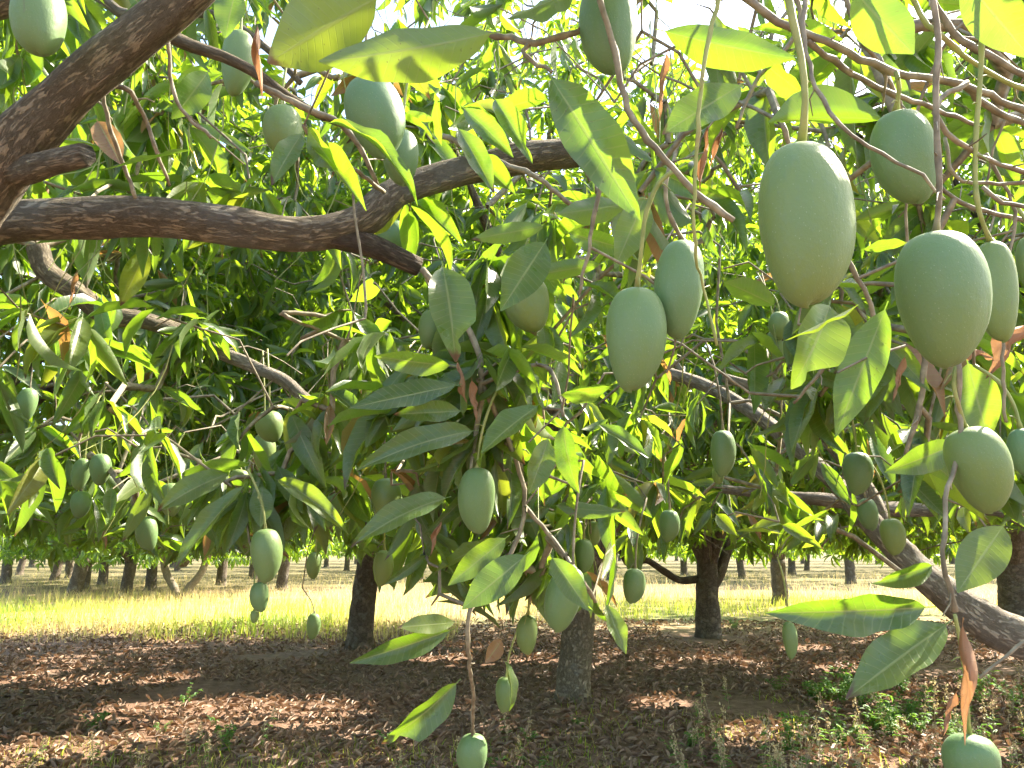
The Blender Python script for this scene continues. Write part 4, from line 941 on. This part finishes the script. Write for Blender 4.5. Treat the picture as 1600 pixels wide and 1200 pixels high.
HW += [('A', 840, -165, 1.02, (0, 0, .3)), ('A', 950, -155, 1.0, (0, 0, .2)), ('A', 900, -195, 1.02, (0, 0, .2)), ('A', 780, -230, 1.0, (0, 0, .3)), ('A', 700, -270, 1.0, (-.3, 0, .3)), ('A', 860, -260, 1.05, (.3, 0, .2)), ('B', 1250, -170, 1.2, (0, 0, .3)), ('B', 1500, -210, 1.2, (0, 0, .3)), ('B', 1720, -210, 1.2, (.2, 0, .3)), ('B', 1640, -260, 1.1, (.2, 0, .3)),  # unseen whorls above the frame, added to shade the large top leaves
       ('B', 1280, 720, 2.6, (0, 0, -1)), ('B', 1340, 790, 2.5, (.2, 0, -1)), ('B', 1220, 650, 2.8, (-.3, 0, -1)), ('B', 1170, 720, 2.6, (0, 0, -1)), ('B', 1140, 630, 2.8, (.3, 0, -1)), ('B', 1260, 820, 2.7, (-.3, 0, -.8)), ('B', 1070, 700, 2.6, (.2, 0, -1)), ('B', 1090, 780, 2.8, (-.2, 0, -1))]
RH = random.Random(3)
for k in range(72):
    a_ = RH.uniform(0, 1); px_ = RH.gauss(770 + 40 * a_, 95); py_ = 420 + 540 * a_
    HW.append(('A', px_, py_, RH.uniform(1.8, 2.5), (RH.gauss(0, .5), RH.uniform(-.3, .3), -RH.uniform(.3, 1))))
for k in range(16):
    HW.append(('A', RH.uniform(250, 620), RH.uniform(600, 830), RH.uniform(2.0, 2.8), (RH.gauss(0, .5), RH.uniform(-.3, .3), -RH.uniform(.4, 1))))
for k in range(14):
    HW.append(('B', RH.uniform(1230, 1590), RH.uniform(480, 780), RH.uniform(1.7, 2.6), (RH.gauss(0, .5), RH.uniform(-.3, .3), -RH.uniform(.4, 1))))

NLEAF = {}
def crown_points(n, center, radii, zmin, shell=0.55, clump=0.5, seed=0.0):
    out = []
    c = np.array(center)
    while len(out) < n:
        v = nrm(rng.normal(0, 1, 3)); r = shell + (1 - shell) * rng.random() ** 0.6
        p = c + v * r * np.array(radii) * (0.82 + 0.36 * (0.5 + 0.5 * mnoise.noise(Vector(v * 2.3 + seed))))
        if p[2] < zmin + 0.25 * mnoise.noise(Vector((p[0], p[1], seed))): continue
        if mnoise.noise(Vector(p * 0.9) + Vector((seed, 0, 0))) < -clump * 0.45 and R.random() < 0.8: continue
        out.append(p)
    return np.array(out)

def build_near(key, center, radii, n, zmin, seed):
    pts = crown_points(n, center, radii, zmin, 0.35, 0.5, seed)
    c = np.array(center) - [0, 0, 0.8]
    u, v, d = proj(pts)
    inside = (d > -0.2) & (d < 1.75) & (u > -500) & (u < 2100) & (v < 1500)
    pts = pts[~inside]
    ax = nrm(nrm(pts - c) * 0.8 + np.array([0, 0, -0.45]) + rng.normal(0, 0.35, pts.shape))
    hw = [h for h in HW if h[0] == key]
    hp = np.array([at(h[1], h[2], h[3]) for h in hw]); ha = nrm(np.array([h[4] for h in hw], float))
    fx = []
    while len(fx) < 290:
        px = R.uniform(-120, 900) if key == 'A' else R.uniform(760, 1720)
        py = R.uniform(-60, 860); dd = R.uniform(2.05, 4.3)
        if py > np.interp(px, BX, BY) - 30 or mnoise.noise(Vector((px / 160, py / 160, seed))) < -0.18: continue
        fx.append(at(px, py, dd))
    while len(fx) < (700 if key == 'A' else 620):
        px = R.uniform(-120, 900) if key == 'A' else R.uniform(760, 1720)
        fx.append(at(px, R.uniform(-140, 340), R.uniform(2.8, 6.0)))
    for _ in range(45):
        fx.append(at(R.uniform(930, 1300) if key == 'B' else R.uniform(480, 800), R.uniform(-130, 90), R.uniform(2.4, 5.5)))
    fx = np.array(fx); fa = nrm(np.array([0, 0, -0.9]) + rng.normal(0, .5, fx.shape))
    pts = np.vstack([pts, fx]); ax = np.vstack([ax, fa])
    okp = open_pts(pts); pts, ax = pts[okp], ax[okp]
    Lv = Leaves(); whorls(Lv, pts, ax, 7, 13, 0.15, 0.26)
    Lh = Leaves(); whorls(Lv, hp, ha, 8, 13, 0.15, 0.25, 0.5)
    mt = mango_terms[key]
    term = np.vstack([pts, hp] + ([np.array([m[0] for m in mt])] if mt else [])); axs = np.vstack([ax, ha] + ([np.array([m[1] for m in mt])] if mt else []))
    chains = grow(np.vstack(SKEL[key]), term, axs)
    # twigs that would cross right before the lens are bare of use: drop what comes nearer than 1.2 m in the frame
    good = []
    for p, r in chains:
        u, v, d = proj(p)
        if np.any((d > 0) & (d < 1.15) & (u > -100) & (u < 1700) & (v > -100) & (v < 1300)): continue
        good.append((p, r))
    strings = []
    hang_strings(strings, int(len(pts) * 0.7), pts[(proj(pts)[2] > 1.9)])
    so = link('old_flower_stalks', twig_mesh('old_flower_stalks', strings, 3), GREENSTALK, TREES[key]); so['kind'] = 'stuff'
    bt = []
    for _ in range(70 if key == 'B' else 18):
        px, py = (R.uniform(880, 1640), R.uniform(-40, 620) ** 1.0) if key == 'B' else (R.uniform(380, 900), R.uniform(40, 700))
        bt.append(at(px, py, R.uniform(1.25, 2.6)))
    bt = np.array(bt); ba = nrm(rng.normal(0, 1, bt.shape) + [0, 0, -.4])
    for p, r in grow(np.vstack(SKEL[key]), bt, ba, 0.0020, 0.45, 0.10, 0.10, 0.12):
        u, v, d = proj(p); hit = np.any((d > 0) & (d < 1.1) & (u > -50) & (u < 1650) & (v > -50) & (v < 1250))
        for cx, cyy, rx, ry, dm in MK:
            hit |= np.any((((u - cx) / rx) ** 2 + ((v - cyy) / ry) ** 2 < 1) & (d < dm))
        if not hit: good.append((p, r))
    NLEAF[key] = finish_tree(key, Lv, good, 300, hero_n[key], 1.5)

build_near('A', (-1.9, 2.6, 3.1), (3.2, 3.1, 2.2), 640, 1.5, 1.0)
build_near('B', (2.6, 3.0, 3.1), (3.1, 3.1, 2.2), 640, 1.5, 9.0)

def build_mid(key, n, R0, H, fork, r0, zmin=1.5, n_obj=300, trunk_pts=None, seed=0.0, limbs=6, bark=BARK_DARK, extra=None, az0=0.3, far=False, lower=True, inner=300):
    b = np.array(TINFO[key][1], float); b[2] = gz(b[0], b[1])
    if trunk_pts is None: tp = [b + [0, 0, -0.1], b + [0, 0, 0.12], b + [0.03, 0, fork * .5], b + [0.05, 0.02, fork]]
    else: tp = trunk_pts
    tr = np.array([r0 * 1.35, r0 * 1.08, r0 * 0.97, r0 * 0.86])
    limb_obj(key, np.array(tp), tr, bark, 'trunk', 22, 0.10, 0.06, 4.0)
    sk = []; f = np.array(tp[-1]) - [0, 0, 0.16]
    for k in range(limbs):
        az = az0 + k * 6.283 / limbs + R.uniform(-.2, .2); d = np.array([math.cos(az), math.sin(az), 0]); ln = R0 * R.uniform(0.62, 0.85)
        hh = (H - fork) * R.uniform(0.45, 0.75)
        P = np.array([f, f + d * ln * .2 + [0, 0, hh * .32], f + d * ln * .55 + [R.uniform(-.2, .2), R.uniform(-.2, .2), hh * .62], f + d * ln + [0, 0, hh]])
        o, sm = limb_obj(key, P, [r0 * .66, r0 * .52, r0 * .34, r0 * .12], bark, 'limb', 10, 0.12, 0.10, 4.0); sk.append(sm[::2])
    for e in (extra or []):
        o, sm = limb_obj(key, np.array(e[0]), e[1], bark, 'limb', 10, 0.15, 0.08, 4.0); sk.append(sm[::3])
    pts = crown_points(n, (b[0], b[1], zmin + 0.9), (R0, R0, H - zmin - 0.9), zmin, 0.62, 0.6, seed)
    ax = nrm(nrm(pts - (b + [0, 0, fork + 0.3])) * 0.8 + np.array([0, 0, -0.3]) + rng.normal(0, 0.35, pts.shape))
    okp = open_pts(pts); pts, ax = pts[okp], ax[okp]
    Lv = Leaves(); whorls(Lv, pts, ax, 8, 13, 0.21 if far else 0.16, 0.31 if far else 0.27, 0.55)
    if inner:  # oversized inner leaves, added to deepen the crown's shade and close sky gaps
        pi_ = crown_points(inner, (b[0], b[1], zmin + 1.4), (R0 * .8, R0 * .8, (H - zmin - 1.4) * .9), 3.1, 0.3, 0.2, seed + 2)
        whorls(Lv, pi_, nrm(pi_ - (b + [0, 0, fork])), 8, 13, 0.28, 0.40, 0.4)
    mt = mango_terms[key]
    term = np.vstack([pts] + ([np.array([m[0] for m in mt])] if mt else [])); axs = np.vstack([ax] + ([np.array([m[1] for m in mt])] if mt else []))
    chains = grow(np.vstack(sk), term, axs, 0.003, 0.45, 0.35)
    strings = []
    hang_strings(strings, n // 3, pts)
    so = link('old_flower_stalks', twig_mesh('old_flower_stalks', strings, 3), GREENSTALK, TREES[key]); so['kind'] = 'stuff'
    NLEAF[key] = finish_tree(key, Lv, chains, n_obj, 0, 1.9, lower, TEMPL_FAR, 4, LEAF_FAR)

bC = np.array(TINFO['C'][1]); 
build_mid('C', 2600, 4.4, 7.2, 1.45, 0.165, 1.5, 300, [bC + [-.02, 0, -.1], bC + [0, 0, 0.15], bC + [0.06, 0, 0.7], bC + [0.12, 0, 1.4]], 3.0, bark=BARK)
build_mid('G', 2600, 4.2, 7.2, 1.3, 0.17, 1.45, 300, None, 5.0)
build_mid('H', 2500, 4.2, 7.2, 1.3, 0.17, 1.45, 300, None, 6.0)
bD = np.array(TINFO['D'][1])
build_mid('D', 2100, 4.8, 8.0, 1.75, 0.195, 1.55, 300, [bD + [0, 0, -.1], bD + [0.0, 0, 0.15], bD + [0.04, 0, 0.8], bD + [0.14, 0, 1.75]], 7.0, far=True, lower=False)
bE = np.array(TINFO['E'][1])
build_mid('E', 2100, 4.8, 8.0, 1.35, 0.20, 1.6, 300, [bE + [0, 0, -.1], bE + [0.0, 0, 0.15], bE + [0.02, 0, 0.7], bE + [0.05, 0, 1.35]], 8.0, far=True, lower=False,
          extra=[([bE + [-.1, 0, .98], bE + [-.45, 0, .96], bE + [-.75, -.1, 1.12], bE + [-1.05, -.1, 1.3], bE + [-1.35, -.1, 1.22], bE + [-1.55, -.1, 1.55]], [.07, .06, .06, .055, .05, .03]),
                 ([bE + [.05, 0, .75], bE + [.28, 0, 1.15], bE + [.5, .1, 1.6], bE + [.9, .2, 2.1]], [.11, .10, .09, .06])])
build_mid('F', 1200, 4.8, 7.6, 1.3, 0.33, 1.6, 150, None, 12.0, far=True, lower=False)

# ------------------------------------------------------------------ far orchard: copies of two trees with trunk, limbs and crown
def far_proto(seed, R0=3.9, H=6.4, n=640, lean=0.0, twin=False):
    parts = []
    f = np.array([lean, 0, 1.15]); rb = 0.2
    if not twin:
        P, r = smooth_path(np.array([[0, 0, -.1], [0, 0, .15], [lean * .5, 0, .6], f]), [rb * 1.35, rb * 1.05, rb * .95, rb], 0.12)
        parts.append(('trunk', fast_mesh('trunk', *tube(P, r, 12, 0.1, 4.0)), BARK_DARK))
    else:
        for s in (-1, 1):
            P, r = smooth_path(np.array([[0.12 * s, 0, -.1], [0.2 * s, 0, .3], [0.55 * s, .1, .8], [0.75 * s, .1, 1.4], [1.2 * s, 0, 2.2]]), [.16, .13, .12, .11, .07], 0.1)
            parts.append(('trunk', fast_mesh('trunk', *tube(P, r, 12, 0.16, 5.0)), BARK))
    sk = []
    for k in range(5):
        az = seed + k * 1.256; d = np.array([math.cos(az), math.sin(az), 0]); ln = R0 * R.uniform(.6, .85); hh = R.uniform(1.6, 2.8)
        P, r = smooth_path(np.array([f - [0, 0, .08], f + d * ln * .25 + [0, 0, hh * .4], f + d * ln * .6 + [0, 0, hh * .75], f + d * ln + [0, 0, hh]]), [rb * .55, rb * .45, rb * .3, rb * .1], .2)
        parts.append(('limb', fast_mesh('limb', *tube(P, r, 8, 0.1, 4.0)), BARK_DARK)); sk.append(P)
    pts = crown_points(n, (0, 0, 2.0), (R0, R0, H - 2.0), 1.28, 0.66, 0.6, seed * 3)
    ax = nrm(nrm(pts - [0, 0, 1.5]) * .8 + [0, 0, -.3] + rng.normal(0, .35, pts.shape))
    Lv = Leaves(); whorls(Lv, pts, ax, 8, 12, 0.24, 0.38, 0.5)
    parts.append(('crown', leaf_mesh('crown', Lv.cat(), TEMPL_FAR, 4), LEAF_FAR))
    return parts
PROTO = [far_proto(0.4), far_proto(1.3, 4.2, 6.8, 660, 0.15), far_proto(2.2, 3.9, 6.4, 660, -0.12), far_proto(0.9, 3.9, 6.0, 560, 0, True)]
for pr in PROTO:
    for nm, me, m in pr: me.materials.append(m)
FARL = [  # (photo px of the trunk foot, prototype, label or None)
 (1220, 946, 0, 'slender mango tree standing alone right of the forked trunk before pale grass'),
 (282, 936, 3, 'twisted mango tree with two splayed grey stems left of centre'),
 (196, 931, 1, 'mango tree with a thick dark trunk left of the twisted one'),
 (440, 922, 2, 'mango tree with a dark trunk behind the string of three fruits'),
 (132, 919, 0, 'mango tree with slim dark trunk, third in from the left edge'),
 (955, 907, 1, 'thin far mango trunk just right of the nearest trunk'),
 (1160, 905, 2, 'thin far mango trunk just right of the forked trunk'),
 (1330, 912, 0, 'far mango tree between the slender tree and the pale limb'),
 (85, 907, 1, None), (30, 899, 2, None), (160, 913, 0, None), (235, 922, 2, None), (108, 903, 2, None), (345, 914, 1, None), (395, 904, 0, None), (8, 912, 0, None), (655, 905, 1, None),
]
spots = []
for px, py, k, lab in FARL:
    p = ground_at(px, py); spots.append((p[0], p[1], k, lab))
for row, yy in enumerate((30.5, 38, 46, 55, 66, 80, 98)):
    half = yy * 0.68 + 2
    sp = 6.3 if row < 5 else 7.5; nx = int(2 * half / sp)
    for i in range(nx + 1):
        x = -half + i * sp + (3.1 if row % 2 else 0) + R.uniform(-.8, .8); y = yy + R.uniform(-1, 1)
        if any(math.hypot(x - s[0], y - s[1]) < 5.2 for s in spots): continue
        if row == 0 and 2 < x < 30: continue
        spots.append((x, y, R.randrange(3), None))
spots += [(-13.5, 24.5, 1, 'dark mango tree nearest the left edge at the far side of the grass'), (-11.6, 10.8, 2, 'mango tree at the left edge whose crown closes the view behind the leafy one'), (19.5, 20.5, 0, 'mango tree beyond the right edge behind the broad trunk')]
for x, y, k, lab in spots:
    o = thing('mango_tree', lab or 'dark-trunked mango tree in the far orchard rows beyond the sunny grass', 'tree', (x, y, gz(x, y)), 'far orchard trees')
    rz = R.uniform(0, 6.28) if k != 3 else 0.1; s = R.uniform(0.9, 1.12)
    o.rotation_euler = (0, 0, rz); o.scale = (s, s, s)
    for nm, me, m in PROTO[k]:
        c = bpy.data.objects.new(nm, me); COL.objects.link(c); c.parent = o
        if nm == 'crown': c['kind'] = 'stuff'

# ------------------------------------------------------------------ leaf litter, grass, weeds
def litter():
    n = 44000
    y = 4.3 + (rng.random(n) ** 1.25) * 12.5
    x = (rng.random(n) * 2 - 1) * (y * 0.74 + 1.2)
    nearmask = np.array([mnoise.noise(Vector((a * .45, b * .45, 2))) for a, b in zip(x, y)]) > -0.45
    x, y = x[nearmask], y[nearmask]; n = len(x)
    z = np.array([gz(a, b) for a, b in zip(x, y)]) + rng.uniform(0.004, 0.05, n)
    az = rng.random(n) * 6.283; el = rng.normal(0.0, 0.25, n)
    D = np.stack([np.cos(az) * np.cos(el), np.sin(az) * np.cos(el), np.sin(el)], 1)
    up = np.array([0, 0, 1.0]) + rng.normal(0, 0.35, (n, 3)); Nn = nrm(up - D * np.sum(up * D, 1)[:, None])
    L = rng.uniform(0.045, 0.12, n)
    T = [leaf_template(3, 2, b, f, w, p, tw) for b, f, w, p, tw in [(-.9, 1.6, .5, 0, .8), (.7, -1.5, .6, 1, -.9), (-.4, 2.0, .7, 2, 1.2), (1.0, 1.2, .4, 3, -1.4)]]
    me = leaf_mesh('leaf_litter', [np.stack([x, y, z], 1), D, Nn, L, L * rng.uniform(.18, .32, n), rng.integers(0, 4, n), rng.random(n)], T, 4)
    return link('leaf_litter', me, LITTER)
tag(litter(), 'brown dry leaf litter covering the shaded ground', 'leaf litter', kind='stuff')

def blades(name, X, Y, H, W, tone, material, lean=0.35):
    n = len(X); Z = np.array([gz(a, b) for a, b in zip(X, Y)]) - 0.01
    az = rng.random(n) * 6.283; la = rng.random(n) * 6.283; ll = np.abs(rng.normal(0, lean, n))
    S = np.stack([np.cos(az), np.sin(az), np.zeros(n)], 1) * (W / 2)[:, None]
    B = np.stack([X, Y, Z], 1); Lm = np.stack([np.cos(la) * ll, np.sin(la) * ll, np.ones(n)], 1)
    M = B + Lm * (H * .55)[:, None]; Tp = B + Lm * H[:, None] + np.stack([np.cos(la) * ll, np.sin(la) * ll, -ll * .6], 1) * (H * .35)[:, None]
    V = np.stack([B - S, B + S, M + S * .8, M - S * .8, Tp + S * .12, Tp - S * .12], 1).reshape(-1, 3)
    o = np.arange(n)[:, None] * 6
    Q = np.concatenate([o + np.array([0, 1, 2, 3]), o + np.array([3, 2, 4, 5])], 0)
    return link(name, fast_mesh(name, V, Q, None, np.repeat(tone, 6)), material)

def grass_field():
    n = 90000
    y = 12.2 + rng.random(n) ** 1.1 * 32; x = (rng.random(n) * 2 - 1) * (y * .72 + 2)
    nz = np.array([mnoise.noise(Vector((a * .22, b * .3, 5))) for a, b in zip(x, y)])
    n2 = np.array([mnoise.noise(Vector((a * 1.1, b * 1.1, 8))) for a, b in zip(x, y)])
    edge = 12.9 + 1.0 * nz + np.where(x > -1, 3.6, 0) + np.where(x > 3.0, 1.5, 0)
    dens = (y > edge) & (n2 > -0.42) & ~((y > 25.5 + 2 * nz) & (rng.random(n) < .85))
    x, y, nz, n2 = x[dens], y[dens], nz[dens], n2[dens]; n = len(x)
    g1 = np.exp(-((x + 11.5) / 3.0) ** 2 - ((y - 16.5) / 4) ** 2) + 0.9 * np.exp(-((x + 4.6) / 1.9) ** 2 - ((y - 16.5) / 4) ** 2) + 0.7 * np.exp(-((x - 3.2) / 2.5) ** 2 - ((y - 19) / 2.5) ** 2) + .6 * np.exp(-((x - 9.5) / 3) ** 2 - ((y - 21) / 3) ** 2)
    green = np.clip(0.80 - 0.85 * g1 + 0.35 * nz + rng.normal(0, .14, n), 0, 1)
    h = rng.uniform(.12, .42, n) * (1 + .5 * n2) * np.clip((y - edge[dens]) / 1.5 + .35, .35, 1.0)
    return blades('dry_grass', x, y, h, rng.uniform(.006, .016, n), green, GRASS)
tag(grass_field(), 'sunlit strip of tall straw and green grass between the orchard rows', 'grass', kind='stuff')

def low_grass():
    n = 16000
    y = 4.6 + rng.random(n) ** 1.4 * 5.5; x = (rng.random(n) * 2 - 1) * (y * .74 + .8)
    nz = np.array([mnoise.noise(Vector((a * .7, b * .9, 15))) for a, b in zip(x, y)])
    pref = nz + np.clip((6.6 - y) * .22, -.6, .5) + np.where((x > 1.4) & (y < 8.2), .35, 0) + np.where((x > -.8) & (x < .3) & (y < 6.6), .2, 0)
    m = pref > 0.22
    x, y = x[m], y[m]; n = len(x)
    return blades('low_grass', x, y, rng.uniform(.03, .13, n), rng.uniform(.004, .010, n), np.clip(rng.normal(.35, .3, n), 0, 1), GRASS, .6)
tag(low_grass(), 'sparse short grass sprouting through the litter in the foreground', 'grass', kind='stuff')

def herb_proto(k):
    """leafy herb: stem, side stems with small paired leaflets"""
    rr = np.random.default_rng(100 + k); parts = []; LV = Leaves()
    H = rr.uniform(.22, .42)
    for s in range(5):
        a = rr.random() * 6.28; ln = H * rr.uniform(.6, 1.0); ld = rr.uniform(.1, .6)
        q = np.linspace(0, 1, 7)[:, None]; P = q * np.array([math.cos(a) * ld * ln, math.sin(a) * ld * ln, ln]) + (q ** 2) * np.array([math.cos(a), math.sin(a), -.3]) * ln * .25
        parts.append(tube(P, np.linspace(.0035, .0015, 7), 5, cap=False))
        for i in range(1, 7):
            for j in range(5):
                b = rr.random() * 6.28
                D = nrm(np.array([math.cos(b), math.sin(b), rr.uniform(-.1, .6)])); Nn = nrm(np.array([0, 0, 1.0]) - D * D[2] + rr.normal(0, .15, 3)); Nn = nrm(Nn - D * (Nn @ D))
                l = rr.uniform(.035, .075)
                LV.add([P[i]], [D], [Nn], [l], [l * rr.uniform(.35, .5)], [rr.integers(0, 4)], [rr.random()])
    return [('stem', fast_mesh('stem', *merge(parts)), GREENSTALK), ('leaves', leaf_mesh('leaves', LV.cat(), TEMPL_FAR, 4), HERB)]
def seed_proto(k):
    """dry flowering weed: stems with pale tufted heads and a few narrow leaves"""
    rr = np.random.default_rng(200 + k); parts = []; LV = Leaves(); SD = Leaves()
    for s in range(int(rr.integers(2, 5))):
        a = rr.random() * 6.28; ln = rr.uniform(.25, .55); ld = rr.uniform(.05, .3)
        q = np.linspace(0, 1, 7)[:, None]; P = q * np.array([math.cos(a) * ld * ln, math.sin(a) * ld * ln, ln])
        parts.append(tube(P, np.linspace(.003, .0015, 7), 5, cap=False))
        for i in range(28):
            c = P[-1] - np.array([0, 0, 1.0]) * rr.random() * ln * .35 + rr.normal(0, .012, 3)
            D = nrm(rr.normal(0, 1, 3) + [0, 0, .5]); Nn = nrm(np.cross(D, rr.normal(0, 1, 3))); l = rr.uniform(.012, .028)
            SD.add([c], [D], [Nn], [l], [l * .6], [rr.integers(0, 4)], [rr.random()])
        for i in range(9):
            c = P[int(rr.integers(0, 5))]; b = rr.random() * 6.28; D = nrm(np.array([math.cos(b), math.sin(b), .5])); Nn = nrm(np.array([0, 0, 1.]) - D * D[2]); l = rr.uniform(.05, .10)
            LV.add([c], [D], [Nn], [l], [l * .2], [rr.integers(0, 4)], [rr.random()])
    return [('stem', fast_mesh('stem', *merge(parts)), STRAW), ('leaves', leaf_mesh('leaves', LV.cat(), TEMPL_FAR, 4), HERB), ('seed_head', leaf_mesh('seed_head', SD.cat(), TEMPL_FAR, 4), SEED)]
HP = [herb_proto(k) for k in range(4)]; SP = [seed_proto(k) for k in range(4)]
for pr in HP + SP:
    for nm, me, m in pr: me.materials.append(m)
def plant(name, proto, p, lab, group, s=1.0):
    o = thing(name, lab, 'weed', (p[0], p[1], gz(p[0], p[1]) - .01), group); o.rotation_euler = (R.uniform(-.1, .1), R.uniform(-.1, .1), R.uniform(0, 6.28)); o.scale = (s, s, s)
    for nm, me, m in proto:
        c = bpy.data.objects.new(nm, me); COL.objects.link(c); c.parent = o
        if nm != 'stem': c['kind'] = 'stuff'
for i in range(34):
    px, py = R.gauss(1400, 120), R.gauss(1120, 40)
    if not (1180 < px < 1640 and 1070 < py < 1240): continue
    plant('green_herb', HP[i % 4], ground_at(px, py), 'low green herb in the weedy patch at the lower right', 'green herbs at the lower right', R.uniform(.6, 1.15))
for i in range(60):
    px, py = R.uniform(1060, 1640), R.uniform(1110, 1260)
    plant('seeding_weed', SP[i % 4], ground_at(px, py), 'straw-coloured seeding weed in the foreground at the lower right', 'seeding weeds at the lower right', R.uniform(.6, 1.0))
for i in range(34):
    px, py = R.uniform(-20, 1100), R.uniform(1120, 1260)
    plant('seeding_weed' if i % 3 else 'green_herb', (SP if i % 3 else HP)[i % 4], ground_at(px, py),
          'sparse seeding weed along the bottom edge in the litter' if i % 3 else 'sparse green herb along the bottom edge in the litter',
          'seeding weeds along the bottom edge' if i % 3 else 'green herbs along the bottom edge', R.uniform(.35, .75))
plant('mango_seedling', HP[1], ground_at(285, 1103), 'single bright green seedling in the sun fleck at lower left', None, .55)
plant('green_herb', HP[2], ground_at(1148, 985), 'bright green herb right of the forked trunk', None, .8)

print('LEAVES', NLEAF, 'tris', sum(len(m.polygons) * 2 for m in bpy.data.meshes))
